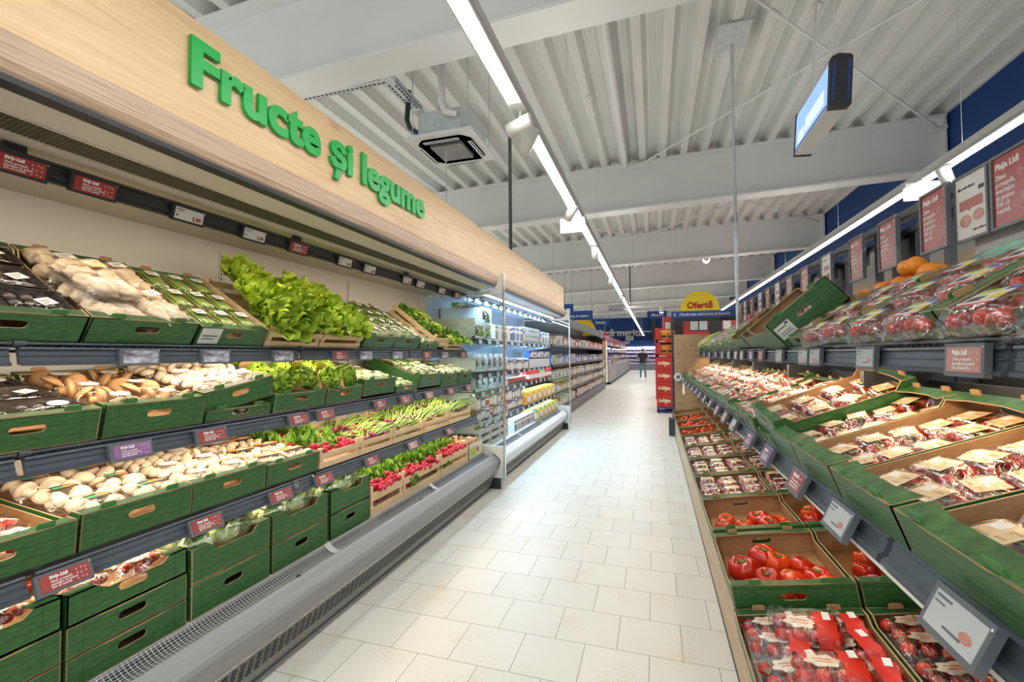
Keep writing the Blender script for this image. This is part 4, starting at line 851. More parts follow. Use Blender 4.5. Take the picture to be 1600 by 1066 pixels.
def chiller(name, label, y0, y1, shelves, joints, inner, gratefine, badge, cool=False):
    base = Vector((-2.1, y0, 0)); o = tag(empty(name, base), label, 'chiller'); Z = T_(-base)
    def part(n, me, lab=None, par=None, X=None): return link(n, me, par or o, (X if X is not None else (Z if par is None else I4)), lab)
    part('back_panel', MB().bb((-2.64, y0, .25), (-2.60, y1, 2.20), 0).mesh('back_panel', [inner]))
    u = MB()
    for j in joints:
        u.bb((-2.601, j-.008, .4), (-2.590, j+.008, 2.12), 0)
        for i in range(60): u.bb((-2.5915, j-.003, .42+i*.028), (-2.5885, j+.003, .436+i*.028), 1)
    part('shelf_upright', u.mesh('shelf_upright', ['creamwhite', 'dark']))
    part('ceiling_panel', MB().prism([(-2.62, 2.165), (-1.93, 2.158), (-1.90, 2.150), (-1.895, 2.20), (-2.62, 2.25)], 'y', y0, y1).mesh('ceiling_panel', ['cream' if not cool else inner]))
    g = MB(); g.prism([(-1.90, 2.156), (-1.80, 2.174), (-1.80, 2.20), (-1.90, 2.2)], 'y', y0, y1, 0)
    for i in range(int((y1-y0)/.014)): g.add([(-1.898, y0+.014*i, 2.1535), (-1.802, y0+.014*i, 2.1708), (-1.802, y0+.014*i+.004, 2.1708), (-1.898, y0+.014*i+.004, 2.1535)], [(0, 1, 2, 3)], 1)
    part('air_grille', g.mesh('air_grille', ['grille', 'dark']))
    c = MB(); c.prism([(-1.80, 2.170), (-1.705, 2.196), (-1.70, 2.30), (-1.80, 2.30)], 'y', y0, y1, 0); c.bb((-1.705, y0, 2.196), (-1.648, y1, 2.215), 1); c.tube([(-1.80, y0, 2.170), (-1.80, y1, 2.170)], .004, 6, 2)
    part('canopy', c.mesh('canopy', ['cream' if not cool else 'coolwhite', 'dark', 'chrome']))
    t = MB(); t.bb((-2.012, y0+.02, 2.062), (-1.995, y1-.02, 2.135), 0); t.bb((-2.0, y0+.02, 2.075), (-1.985, y1-.02, 2.088), 0); t.bb((-2.0, y0+.02, 2.122), (-1.985, y1-.02, 2.132), 0)
    for j in list(joints)+[y0+.5]: t.bb((-2.02, j-.03, 2.13), (-2.0, j+.03, 2.165), 0)
    part('label_rail', t.mesh('label_rail', ['railblack' if not cool else 'rail']))
    for i, (x, z, tilt, dep, zr) in enumerate(shelves):
        b = MB(); cs, sn = math.cos(rad(tilt)), math.sin(rad(tilt))
        b.prism([(x, z-.003), (x-dep*cs, z-.003+dep*sn), (x-dep*cs, z-.02+dep*sn), (x, z-.02)], 'y', y0+.02, y1-.02, 0)
        for j in [y0+.03]+list(joints)+[y1-.03]: b.prism([(x-.02, z-.03), (-2.59, z-.02+dep*sn), (-2.59, z-.15+dep*sn*.6), (x-.05, z-.05)], 'y', j-.006, j+.006, 0)
        sh = part('shelf', b.mesh('shelf', ['dark' if not cool else 'coolwhite']))
        part('price_rail', railmesh(y0+.02, y1-.02, joints, x+.035, zr-.058, zr, .012+.010*i, 'rail'), None, sh, I4)
        part('shelf_lamp', MB().bb((x-.09, y0+.1, z-.036), (x-.06, y1-.1, z-.026)).mesh('shelf_lamp', ['dark']), None, sh, I4)
    part('base_deck', MB().bb((-2.60, y0, .30), (-1.79, y1, .386)).mesh('base_deck', [inner]))
    gm = MB(); pr = [(-1.79, .386), (-1.775, .372), (-1.755, .358), (-1.735, .350), (-1.715, .348), (-1.695, .354), (-1.68, .364)]
    gm.prism([(x, z-.016) for x, z in pr]+[(-1.68, .30), (-1.79, .30)], 'y', y0, y1, 1)
    for k, (x, z) in enumerate(pr): w_ = .0026 if k not in (0, 6) else .009; gm.bb((x-w_/2, y0, z-.0008), (x+w_/2, y1, z+.0010), 0)
    for k in range(len(pr)-1): x = (pr[k][0]+pr[k+1][0])/2; z = (pr[k][1]+pr[k+1][1])/2; gm.bb((x-.0012, y0, z-.0008), (x+.0012, y1, z+.0010), 0)
    if gratefine:
        for i in range(int((gratefine-y0)/.0155)):
            yy = y0+.0155*i
            for k in range(6): gm.add([(pr[k][0], yy, pr[k][1]+.0014), (pr[k+1][0], yy, pr[k+1][1]+.0014), (pr[k+1][0], yy+.0026, pr[k+1][1]+.0014), (pr[k][0], yy+.0026, pr[k][1]+.0014)], [(0, 1, 2, 3)], 0)
    for j in joints:
        for k in range(6): gm.add([(pr[k][0], j-.022, pr[k][1]+.003), (pr[k+1][0], j-.022, pr[k+1][1]+.003), (pr[k+1][0], j+.022, pr[k+1][1]+.003), (pr[k][0], j+.022, pr[k][1]+.003)], [(0, 1, 2, 3)], 0)
        gm.tube([(-1.705, j-.30, .352), (-1.705, j-.30, .358)], .011, 10, 1)
    part('air_grate', gm.mesh('air_grate', ['grate', 'dark']))
    bp = MB(); bp.prism([(-1.682, .30), (-1.682, .366), (-1.672, .372), (-1.66, .364), (-1.612, .318), (-1.603, .300), (-1.606, .285), (-1.632, .205), (-1.65, .20)], 'y', y0+.005, y1-.055, 0)
    bm_ = part('bumper', bp.mesh('bumper', ['bumper' if not cool else 'creamwhite']))
    part('end_cap', MB().prism([(-1.70, .33), (-1.682, .372), (-1.668, .384), (-1.60, .325), (-1.592, .300), (-1.62, .215), (-1.70, .20)], 'y', y1-.055, y1-.045).mesh('end_cap', ['frame']), None, bm_, I4)
    if badge:
        part('maker_badge', MB().add([(-1.612, 1.135, .283), (-1.612, 1.235, .283), (-1.6205, 1.235, .256), (-1.6205, 1.135, .256)], [(0, 1, 2, 3)]).mesh('maker_badge', ['signblue']), 'small blue badge with white lettering', bm_, T_((.004, 0, 0)))
        tm = text_me('UNIGREEN', .019, .0003, .0012, 'txt'); part('lettering', tm, None, bm_, T_((-1.6125, 1.142, .2635)) @ RZ(90) @ RX(72))
        part('maker_badge', MB().add([(-1.612, 4.40, .283), (-1.612, 4.47, .283), (-1.6205, 4.47, .256), (-1.6205, 4.40, .256)], [(0, 1, 2, 3)]).mesh('maker_badge', ['signblue']), None, bm_, T_((.004, 0, 0)))
    f = MB(); f.prism([(-1.655, .21), (-1.632, .205), (-1.64, .190), (-1.652, .187), (-1.70, .035), (-1.73, .035)], 'y', y0, y1-.06, 0); f.tube([(-1.637, y0, .198), (-1.637, y1-.06, .198)], .005, 6, 2)
    for i in range(int((y1-y0)/.043)):
        yy = y0+.02+.043*i
        if yy > 4.55 and not cool: break
        for q in range(5):
            z = .085+q*.017; x = -1.684+(z-.085)*.316
            f.add([(x+.0025, yy, z), (x+.0025, yy+.030, z), (x+.0025+.0028, yy+.030, z+.009), (x+.0025+.0028, yy, z+.009)], [(0, 1, 2, 3)], 1)
    part('vent_panel', f.mesh('vent_panel', ['steel', 'dark', 'chrome']))
    part('kick_plate', MB().bb((-1.75, y0, 0), (-1.722, y1-.06, .12)).mesh('kick_plate', ['kick']))
    part('base_body', MB().bb((-2.64, y0, .0), (-1.75, y1, .30)).mesh('base_body', ['kick']))
    def endpanel(y):
        b = MB(); b.prism([(-2.64, .12), (-1.56, .12), (-1.56, .455), (-1.86, .47), (-2.64, .52)], 'y', y, y+.035, 0); b.prism([(-2.64, .5), (-2.52, .5), (-2.50, 2.14), (-2.64, 2.2)], 'y', y, y+.035, 0)
        b.prism([(-1.56, 2.115), (-1.56, 2.33), (-1.605, 2.335), (-1.615, 2.24), (-1.66, 2.17), (-1.80, 2.145), (-2.0, 2.14), (-2.52, 2.14), (-2.52, 2.115)], 'y', y, y+.035, 0)
        e = part('end_panel', b.mesh('end_panel', ['creamwhite']))
        part('glass_pane', MB().bb((-2.515, y+.014, .45), (-1.562, y+.020, 2.118)).mesh('glass_pane', ['glass']), 'clear glass side pane', e, I4)
        part('edge_trim', MB().bb((-1.562, y-.002, .12), (-1.546, y+.037, 2.335)).mesh('edge_trim', ['chrome']), 'polished metal edge', e, I4)
        part('foot', MB().bb((-1.74, y, 0), (-1.60, y+.035, .12)).mesh('foot', ['dark']), None, e, I4)
    endpanel(y1-.035)
    return o
S1 = [(-2.0, 1.505, 32, .64, 1.487), (-1.95, 1.150, 12, .60, 1.130), (-1.875, .792, 6, .66, .775)]
chiller('display_chiller', 'long open produce chiller with slate shelf rails, nearest on the left', -.32, 4.72, S1, [.93, 2.18, 3.43], 'creamwhite', 2.66, True)
S2 = [(-1.95, 1.625, 0, .60, 1.64), (-1.95, 1.225, 0, .62, 1.24), (-1.92, 1.02, 0, .62, 1.035), (-1.88, .675, 0, .68, .69)]
chiller('display_chiller', 'cool lit open chiller of jars and salads beyond the glass pane', 4.725, 8.78, S2, [5.98, 7.23, 8.48], 'coolwhite', 0, False, True)
link('canopy_tube', MB().tube([(-1.86, 4.8, 2.148), (-1.86, 8.7, 2.148)], .010, 8).mesh('canopy_tube', ['led']), bpy.data.objects['display_chiller.001'], T_((2.1, -4.725, 0)), 'lit white tube')
fo = tag(empty('fascia_board', (-1.66, -.32, 2.2)), 'long light oak fascia above the chillers with green lettering', 'fascia'); ZF = T_((1.66, .32, -2.2))
link('upper_board', MB().bb((-1.69, -.32, 2.325), (-1.66, 8.79, 2.745), 0).bb((-2.6, 8.76, 2.325), (-1.66, 8.79, 2.745), 0).mesh('upper_board', ['oak']), fo, ZF)
link('lower_trim', MB().prism([(-1.665, 2.332), (-1.640, 2.330), (-1.632, 2.318), (-1.632, 2.245), (-1.640, 2.222), (-1.655, 2.208), (-1.70, 2.205), (-1.70, 2.332)], 'y', -.32, 8.79).mesh('lower_trim', ['trimwood']), fo, ZF, 'greyer wooden trim')
def fitted(s, w, mat, ext, off, rot, loc, capz=None):
    me = text_me(s, 1, ext, off, mat, res=6); xs = [v.co.x for v in me.vertices]; ys = [v.co.y for v in me.vertices]
    k = w/(max(xs)-min(xs)); x0 = min(xs)
    for v in me.vertices: v.co = ((v.co.x-x0)*k, v.co.y*k, v.co.z)
    return me
ft = fitted('Fructe și legume', 1.825, 'green', .008, .038, None, None)
hs = max(v.co.y for v in ft.vertices); kz = .178/hs
for v in ft.vertices: v.co.y *= min(1.25, kz)
link('lettering', ft, fo, T_((.012, 1.247+.32, 2.490-2.2)) @ RZ(90) @ RX(90), 'thick green raised letters')
tag(link('fascia_hanger', MB().tube([(-1.68, 1.02, 2.74), (-1.68, 1.02, 4.0)], .004, 5).mesh('fascia_hanger', ['pole'])), 'thin dark wire above the green letter F on the fascia', 'wire')
tag(link('fascia_hanger', MB().tube([(-1.95, 4.1, 2.7), (-1.95, 4.1, 3.5)], .006, 5).mesh('fascia_hanger', ['zinc'])), 'thin grey wire left of the air conditioner, behind the fascia', 'wire')
# price tags on the left
R_, W_, G_, U_, K_, B_ = 'red', 'white', 'glare', 'purple', 'pink', 'blue'
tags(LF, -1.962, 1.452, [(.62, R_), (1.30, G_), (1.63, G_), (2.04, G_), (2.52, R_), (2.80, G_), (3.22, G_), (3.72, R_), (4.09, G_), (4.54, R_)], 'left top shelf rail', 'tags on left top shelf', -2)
tags(LF, -1.908, 1.095, [(.62, W_), (1.24, U_), (1.57, R_), (2.10, R_), (2.32, R_), (2.90, R_), (3.25, R_), (3.66, K_), (4.11, R_), (4.56, R_)], 'left middle shelf rail', 'tags on left middle shelf', -16)
tags(LF, -1.835, .738, [(.62, W_), (1.00, R_), (1.49, R_), (1.90, R_), (2.22, R_), (2.69, R_), (3.24, K_), (3.92, R_)], 'left lower shelf rail', 'tags on left lower shelf', -24)
tags(LF, -1.975, 2.082, [(.93, R_), (1.14, R_), (1.50, W_), (1.85, W_), (2.16, R_), (2.58, W_), (2.86, W_), (3.39, W_), (3.62, W_), (4.05, W_), (4.41, R_)], 'chiller canopy', 'tags under the chiller canopy', 14, .15, .07, 'K')
tags(LF, -1.965, 2.085, [(4.95+.30*i, B_) for i in range(12)], 'cool chiller canopy', 'tags under the cool chiller canopy', 14, .10, .06)
for (x, z, q, nm) in ((-1.905, 1.60, 12, 'highest'), (-1.905, 1.20, 12, 'second'), (-1.875, .998, 12, 'third'), (-1.835, .652, 13, 'lowest')):
    tags(LF, x, z, [(4.90+.31*i, B_ if (i*7+q) % 5 else W_) for i in range(q)], '%s cool chiller shelf' % nm, 'tags on %s cool chiller shelf' % nm, -8, .11, .062)
# ------------------------------------------------------------------ crates and goods on the left
def fill(X, cnt, xs, ys, protos, z, what, where, grp, jz=.004, jr=5, rot=0, tilt=0, seed=0, rn=None, cn=None, sc=1, skip=(), bare=False, X2=None):
    rnd = random.Random(seed*7+len(xs)*3+int(z*1000))
    rn = rn or {1: [''], 2: ['front', 'back'], 3: ['front', 'middle', 'back'], 4: ['front', 'second', 'third', 'back'], 5: ['front', 'second', 'third', 'fourth', 'back']}[len(ys)]
    cn = cn or {1: [''], 2: ['near', 'far'], 3: ['near', 'centre', 'far'], 4: ['near', 'second', 'third', 'far']}[len(xs)]
    for j, y in enumerate(ys):
        for i, x in enumerate(xs):
            if (i, j) in skip: continue
            p = protos[(i*3+j*2+seed+rnd.randrange(3)) % len(protos)]
            Y = X @ T_((x+rnd.uniform(-.003, .003), y+rnd.uniform(-.003, .003), z+rnd.uniform(0, jz))) @ RZ(rot+rnd.uniform(-jr, jr)) @ RX(tilt+rnd.uniform(-jr, jr)*.3) @ SC(sc)
            put(p, Y, ' '.join(('%s, %s %s in %s' % (what, rn[j], cn[i], where)).replace('  ', ' ').replace(' ,', ',').split()), grp, bare)
def crate(X, W, L, H, label, grp='green cardboard crates', notch=0, flap=.048): return put(crate_proto(W, L, H, notch, flap), X, label, grp)
def wcrate(X, W, L, H, label, grp='wooden lath crates', mat='lath'): return put(wcrate_proto(W, L, H, mat), X, label, grp)
def yc(a, b): return (a+b)/2
GW = W_
def lx(W, n): return [(-W/2+.012+(W-.024)*(i+.5)/n) for i in range(n)]
def ly(L, n): return [(.012+(L-.024)*(i+.5)/n) for i in range(n)]
# top shelf
TS = 'left top shelf'
def topX(a, b, z=1.503): return LF(-1.995, yc(a, b), z, 32)
c = topX(.70, 1.112); crate(c, .405, .58, .112, 'green crate of black lidded punnets, nearest on the %s' % TS)
fill(c, 0, lx(.40, 2), ly(.58, 3), DKP, .062, 'black fruit punnet with white sticker', 'nearest crate on %s' % TS, 'black punnets', jr=4)
c = topX(1.118, 1.53); crate(c, .405, .58, .112, 'green crate of oyster mushrooms on the %s' % TS)
fill(c, 0, lx(.40, 2), [.155, .425], OYP, .045, 'filmed oyster mushroom tray', 'oyster crate on %s' % TS, 'oyster mushroom packs', jr=8)
fill(c, 0, [-.095], [.24], OYP, .105, 'topmost oyster mushroom tray', 'oyster crate on %s' % TS, 'oyster mushroom packs', jr=12)
c = topX(1.54, 1.915); cr = crate(c, .37, .58, .100, 'green crate of asparagus packs on the %s' % TS)
link('crate_sticker', MB().bb((-.175, -.0015, .012), (-.075, .001, .092), 0).bb((-.165, -.002, .05), (-.09, .001, .056), 1).bb((-.165, -.002, .035), (-.10, .001, .040), 1).mesh('crate_sticker', ['tagwhite', 'ink']), cr, None, 'white paper sticker')
fill(c, 0, lx(.37, 3), ly(.58, 3), ASP, .065, 'asparagus pack with white sticker', 'asparagus crate on %s' % TS, 'asparagus packs', jr=2)
for k, (a, b) in enumerate(((1.93, 2.34), (2.345, 2.755))):
    c = topX(a, b); wcrate(c, .40, .58, .105, 'wooden lath crate under lettuce heads, %s of two on %s' % (('nearer', 'farther')[k], TS))
    rn = random.Random(5+k); n = 0
    pos = [(x, y) for y in (.06, .19, .33, .48) for x in (-.12, .02, .14)]
    for (x, y) in pos:
        put(rn.choice(LET), c @ T_((x+rn.uniform(-.02, .02), y, .125+rn.uniform(-.01, .02)+(.05 if y > .4 and x < 0 else 0))) @ RX(40+rn.uniform(-25, 15)) @ RZ(rn.uniform(0, 360)) @ SC(.82*rn.uniform(.85, 1.1)),
            'green lettuce head, %s row %s in the %s wooden lettuce crate' % (('front', 'second', 'third', 'back')[n//3], ('near', 'centre', 'far')[n % 3], ('nearer', 'farther')[k]), 'lettuce heads'); n += 1
for k, (a, b) in enumerate(((2.775, 3.17), (3.175, 3.575))):
    c = topX(a, b); crate(c, .39, .58, .112, 'green crate of herb packs, %s of two on %s' % (('nearer', 'farther')[k], TS))
    fill(c, 0, lx(.38, 3), ly(.58, 4), HBP, .082, 'herb pack with white label', '%s herb crate on %s' % (('nearer', 'farther')[k], TS), 'herb packs', jr=5, seed=k)
c = topX(3.60, 3.96); crate(c, .36, .58, .07, 'low green crate of root packs beside tilted wooden crate on %s' % TS)
fill(c, 0, lx(.36, 2), ly(.58, 3), RTP, .03, 'pale root vegetable pack', 'low crate on %s' % TS, 'root vegetable packs', jr=9, rot=20)
c = LF(-2.0, 4.02, 1.53, 37); wcrate(c, .36, .55, .11, 'wooden lath crate of parsley tilted at far end of %s' % TS)
n = 0
for (x, y) in ((-.08, .44), (.1, .4), (-.06, .2), (.1, .18)):
    put(PARS[n % 2], c @ T_((x, y, .07)) @ RZ(40*n), 'parsley bunch, %s in the tilted wooden parsley crate' % ('back near', 'back far', 'front near', 'front far')[n], 'parsley bunches'); n += 1
c = LF(-1.99, 4.34, 1.503, 26); wcrate(c, .38, .55, .07, 'low wooden lath crate hidden under leafy celery, last on %s' % TS)
n = 0
for y in (.02, .13, .25, .38):
    for x in (-.12, .0, .13):
        put(PARS[(n+1) % 2], c @ T_((x, y, .07+.02*(n % 2))) @ RX(-10) @ RZ(25*n), 'leafy celery bunch, %s %s in the last crate on %s' % (('front', 'second', 'third', 'back')[n//3], ('near', 'centre', 'far')[n % 3], TS), 'celery bunches'); n += 1
# middle shelf
MS = 'left middle shelf'
def midX(a, b, z=1.150, t=12): return LF(-1.945, yc(a, b), z, t)
c = midX(.742, 1.147); crate(c, .40, .58, .12, 'green crate of dark clear punnets, nearest on %s' % MS)
fill(c, 0, lx(.40, 2), ly(.58, 3), DKP, .072, 'dark berry punnet', 'nearest crate on %s' % MS, 'berry punnets', jr=2, seed=1)
c = midX(1.157, 1.55); crate(c, .385, .58, .128, 'green crate of brown mushrooms on %s' % MS)
fill(c, 0, lx(.385, 2), ly(.58, 3), MP_BR, .066, 'lidded brown mushroom pack', 'brown mushroom crate on %s' % MS, 'brown mushroom packs', jr=6)
c = midX(1.56, 1.93, 1.150, 12); crate(c, .36, .58, .055, 'low green crate below the tipped white mushroom crate on %s' % MS)
fill(c, 0, [-.08, .08], [.07], MP_WHITE, .0, 'half hidden mushroom pack', 'low crate on %s' % MS, 'mushroom packs', sc=.8)
c = midX(1.565, 1.935, 1.212, 12) @ RY(-10); crate(c, .375, .58, .112, 'tipped green crate of white mushrooms on %s' % MS)
fill(c, 0, lx(.37, 2), ly(.58, 3), MP_WHITE, .062, 'white mushroom pack', 'tipped crate on %s' % MS, 'white mushroom packs', jr=6)
for k, (a, b) in enumerate(((1.945, 2.345), (2.35, 2.715))):
    c = midX(a, b); W = b-a-.008; crate(c, W, .58, .098, 'green crate of curly lettuce, %s of two on %s' % (('nearer', 'farther')[k], MS))
    n = 0
    for (x, y) in ((-.09, .10), (.09, .11), (-.08, .29), (.09, .30), (0, .47)):
        put(CUR[(n+k*2+2) % 3], c @ T_((x, y, .115+.01*(n % 2))) @ RX(38) @ RZ(70*n) @ SC(1.12), 'curly lettuce, %s in the %s curly lettuce crate' % (('front near', 'front far', 'middle near', 'middle far', 'back')[n], ('nearer', 'farther')[k]), 'curly lettuces'); n += 1
c = midX(2.73, 3.14, 1.165); crate(c, .40, .58, .12, 'green crate of pale root packs on %s, beside curly lettuce' % MS)
fill(c, 0, lx(.40, 3), ly(.58, 3), RTP, .085, 'pale root pack', 'root crate beside curly lettuce on %s' % MS, 'root vegetable packs', jr=8)
c = midX(3.15, 3.50); crate(c, .34, .58, .06, 'low green crate of root packs in the middle of %s' % MS)
fill(c, 0, lx(.34, 2), ly(.58, 3), RTP, .03, 'pale root pack', 'low root crate on %s' % MS, 'root vegetable packs', jr=8, seed=2)
for k, (a, b, z) in enumerate(((3.51, 3.93, 1.168), (3.94, 4.33, 1.150), (4.335, 4.70, 1.150))):
    c = midX(a, b, z, 20 if k == 0 else 12); W = b-a-.008
    crate(c, W, .58, .125, 'green crate of herb packs, %s of three at far end of %s' % (ORD[k], MS))
    fill(c, 0, lx(W, 3), ly(.58, 4), HBP+RTP, .092, 'herb pack', '%s far end crate on %s' % (ORD[k], MS), 'herb packs', jr=7, seed=k+3)
# lower shelf
LS = 'left lower shelf'
def lowX(a, b, z=.790): return LF(-1.87, yc(a, b), z, 6)
c = lowX(.64, 1.05); crate(c, .40, .58, .118, 'green crate of small tomatoes in bags, nearest on %s' % LS)
fill(c, 0, lx(.38, 2), ly(.56, 3), TP_MINI, .05, 'bag of small tomatoes', 'nearest crate on %s' % LS, 'small tomato bags', jr=15, rot=20)
c = lowX(1.057, 1.44); crate(c, .385, .58, .13, 'green crate of large white mushrooms on %s' % LS)
fill(c, 0, lx(.385, 2), ly(.58, 3), MP_BIG, .066, 'large mushroom pack, dark label', 'second crate on %s' % LS, 'large mushroom packs', jr=4)
c = lowX(1.445, 1.826); crate(c, .38, .58, .13, 'green crate of white mushrooms with round stickers on %s' % LS)
fill(c, 0, lx(.38, 2), ly(.58, 3), MP_WHITE, .072, 'white mushroom pack', 'third crate on %s' % LS, 'white mushroom packs', jr=4)
c = lowX(1.832, 2.205); crate(c, .37, .58, .112, 'green crate of mushrooms with orange labels on %s' % LS)
fill(c, 0, lx(.37, 2), ly(.58, 3), MP_OR, .060, 'mushroom pack with orange label', 'fourth crate on %s' % LS, 'orange labelled mushroom packs', jr=3)
def bunches(c, W, L, protos, xs, ys, z, what, where, grp, rz=0, jr=18, tilt=8, sc=1.0, seed=0): fill(c, 0, xs, ys, protos, z, what, where, grp, jz=.02, jr=jr, rot=rz, tilt=tilt, seed=seed, sc=sc)
c = lowX(2.212, 2.60); wcrate(c, .38, .58, .10, 'wooden lath crate of radishes on %s' % LS)
bunches(c, .38, .58, RDB, [-.11, .10], [.09, .24, .39, .53], .055, 'radish bunch', 'wooden crate on %s' % LS, 'radish bunches', 15)
c = lowX(2.605, 3.0); wcrate(c, .385, .58, .10, 'wooden lath crate of red onions on %s' % LS)
bunches(c, .38, .58, ONR, [-.12, .0, .11], [.06, .24, .42], .055, 'red onion bunch', 'wooden crate on %s' % LS, 'red onion bunches', -72, 22, -6)
c = lowX(3.005, 3.47); wcrate(c, .455, .58, .10, 'wooden lath crate of red and spring onions on %s' % LS)
bunches(c, .38, .58, ONR+ONW, [-.12, .05], [.08, .24, .42], .055, 'onion bunch', 'second onion crate on %s' % LS, 'onion bunches', -74, 20, -6)
for k, (a, b) in enumerate(((3.48, 3.95), (3.96, 4.5))):
    c = lowX(a, b); W = b-a-.01; wcrate(c, W, .58, .10, 'wooden lath crate of spring onions, %s of two on %s' % (('nearer', 'farther')[k], LS))
    bunches(c, W, .58, ONW, [-.15, -.04, .08], [.10, .26, .42], .06+.015*k, 'spring onion bunch', '%s spring onion crate on %s' % (('nearer', 'farther')[k], LS), 'spring onion bunches', -72, 20, -4, seed=k, sc=1.15)
# base deck: stacks
BS = 'left chiller base'
def decX(a, b, z): return LF(-1.79, yc(a, b), z, 0)
STN = ('bottom', 'middle', 'top')
for (a, b, hh, n, nm) in ((.575, .972, .105, 3, 'nearest'), (.979, 1.372, .102, 3, 'second')):
    for k in range(n):
        c = decX(a, b, .388+hh*k); crate(c, b-a-.006, .58, hh-.004, '%s green crate of the %s stack on %s' % (STN[k], nm, BS), notch=.022 if k == 2 else 0)
    fill(c, 0, lx(.38, 2), ly(.58, 3), TP_MINI+TP_WHITE, .045, 'dark tomato and herb bag', '%s stack on %s' % (nm, BS), 'salad bags', jr=16, rot=30, seed=4)
for (a, b, nm) in ((1.386, 1.783, 'third'), (1.796, 2.19, 'fourth'), (2.207, 2.597, 'fifth')):
    for k in range(2):
        c = decX(a, b, .388+.142*k); crate(c, b-a-.006, .58, .138, '%s green crate of the %s stack on %s' % (('lower', 'upper')[k], nm, BS), notch=.034 if k == 1 else 0)
    n = 0
    for (x, y) in ((-.11, .09), (.03, .10), (.13, .14), (-.09, .24), (.08, .26), (-.1, .42), (.08, .42)):
        put(CAB[(n+int(a*10)) % 3], c @ T_((x, y, .105+.012*(n % 2))) @ RX(12*n % 40) @ RZ(50*n) @ SC(1.05), 'film-wrapped cabbage, %s in %s stack on %s' % (('front near', 'front centre', 'front far', 'middle near', 'middle far', 'back near', 'back far')[n], nm, BS), 'wrapped cabbages'); n += 1
for k, (a, b) in enumerate(((2.605, 3.015), (3.02, 3.63), (3.64, 4.25))):
    W = b-a-.008; c = decX(a, b, .388); wcrate(c, W, .58, .165, 'wooden lath crate of radishes, %s of three on %s' % (ORD[k], BS))
    xs = [-.12, .0, .12] if W < .5 else [-.22, -.08, .07, .21]
    bunches(c, W, .58, RDB, xs, [.08, .22, .37, .52], .125, 'radish bunch', '%s radish crate on %s' % (ORD[k], BS), 'radish bunches', 25, 25, 10, 1.12, seed=k)
    bunches(c, W, .58, RDB, xs[:2], [.09], .04, 'low radish bunch', '%s radish crate on %s' % (ORD[k], BS), 'radish bunches', 90, 25, 0, 1.0, seed=k+3)
    if k == 0:
        for i in range(7): put(BEEF[i % 5], c @ T_((-.16+.05*i, .5+.03*(i % 2), .23)) @ RX(20*i) @ SC(.7), 'loose red tomato, %s behind the nearest radish crate' % ORD[i], 'tomatoes behind radishes')
c = decX(4.26, 4.66, .388); ca = tag(empty('carton', X=c), 'pale printed carton of packed mushrooms at the far end of chiller base', 'carton')
q = MB()
for y in (0, .57): q.bb((-.19, y, 0), (.19, y+.006, .15), 0)
for x in (-.19, .184): q.bb((x, 0, 0), (x+.006, .57, .15), 0)
q.bb((-.19, 0, 0), (.19, .57, .004), 0); q.bb((-.16, -.001, .03), (.0, .0, .11), 1); q.bb((.02, -.001, .05), (.07, .0, .10), 2)
link('body', q.mesh('body', ['pc', 'lgreen', 'lred']), ca)
fill(c, 0, lx(.37, 2), ly(.56, 3), MP_BR, .105, 'brown mushroom pack', 'printed carton on chiller base', 'brown mushroom packs', jr=20, seed=2)
# ------------------------------------------------------------------ gondola on the right
GY0, GY1 = .2, 8.84; GJ = [1.31, 2.58, 3.84, 5.09, 6.34, 7.59]
go = tag(empty('produce_gondola', (.34, GY0, 0)), 'long produce gondola with slate rails and oak plinth on the right', 'gondola'); ZG = T_((-.34, -GY0, 0))
def gp(n, me, lab=None): return link(n, me, go, ZG, lab)
b = MB()
for j in range(7):
    y0 = [GY0]+GJ; y1 = GJ+[GY1]; b.bb((.338, y0[j]+.001, .012), (.354, y1[j]-.001, .30), 0)
gp('plinth', b.mesh('plinth', ['plinthwood'])); gp('plinth_edge', boxme('plinth_edge', (.334, GY0, 0), (.352, GY1, .012), 'anthracite'))
b = MB(); b.prism([(.345, .30), (1.30, .46), (1.30, .43), (.345, .27)], 'y', GY0, GY1, 0)
gp('base_deck', b.mesh('base_deck', ['anthracite']))
b = MB(); t = rad(20); b.prism([(.55, 1.0), (.55+.62*math.cos(t), 1.0+.62*math.sin(t)), (.55+.62*math.cos(t), .98+.62*math.sin(t)), (.55, .98)], 'y', GY0, GY1, 0)
gp('shelf', b.mesh('shelf', ['railblack']))
gp('price_rail', railmesh(GY0, GY1, GJ, .505, .955, 1.04, .035, 'rail', -1, 1.072))
b = MB(); t = rad(34); b.prism([(.79, 1.478), (.79+.66*math.cos(t), 1.478+.66*math.sin(t)), (.79+.66*math.cos(t), 1.462+.66*math.sin(t)), (.79, 1.462)], 'y', GY0, GY1, 0)
gp('shelf', b.mesh('shelf', ['dark']))
gp('price_rail', railmesh(GY0, GY1, GJ, .755, 1.395, 1.462, .01, 'rail', -1, 1.478))
for x in (.80, .53): gp('shelf_lamp', boxme('shelf_lamp', (x-.02, GY0+.1, (1.40 if x > .6 else .93)), (x+.02, GY1-.1, (1.41 if x > .6 else .94)), 'creamwhite'))
for y in [GY0+.03]+GJ+[GY1-.03]:
    gp('upright', MB().bb((1.30, y-.03, 0), (1.38, y+.03, 1.60)).bb((.95, y-.02, 1.27), (1.30, y+.02, 1.36)).mesh('upright', ['anthracite']))
b = MB()
for z in (1.27, 1.36): b.bb((1.20, GY0, z), (1.23, GY1, z+.05), 0)
gp('rear_rail', b.mesh('rear_rail', ['anthracite']))
gp('rear_panel', boxme('rear_panel', (1.385, GY0, .2), (1.40, GY1, 1.35), 'anthracite'))
gp('end_panel', MB().prism([(.36, .02), (1.40, .02), (1.40, 1.79), (.36, 1.79)], 'y', GY1-.03, GY1).mesh('end_panel', ['endwood']), 'oak end panel')
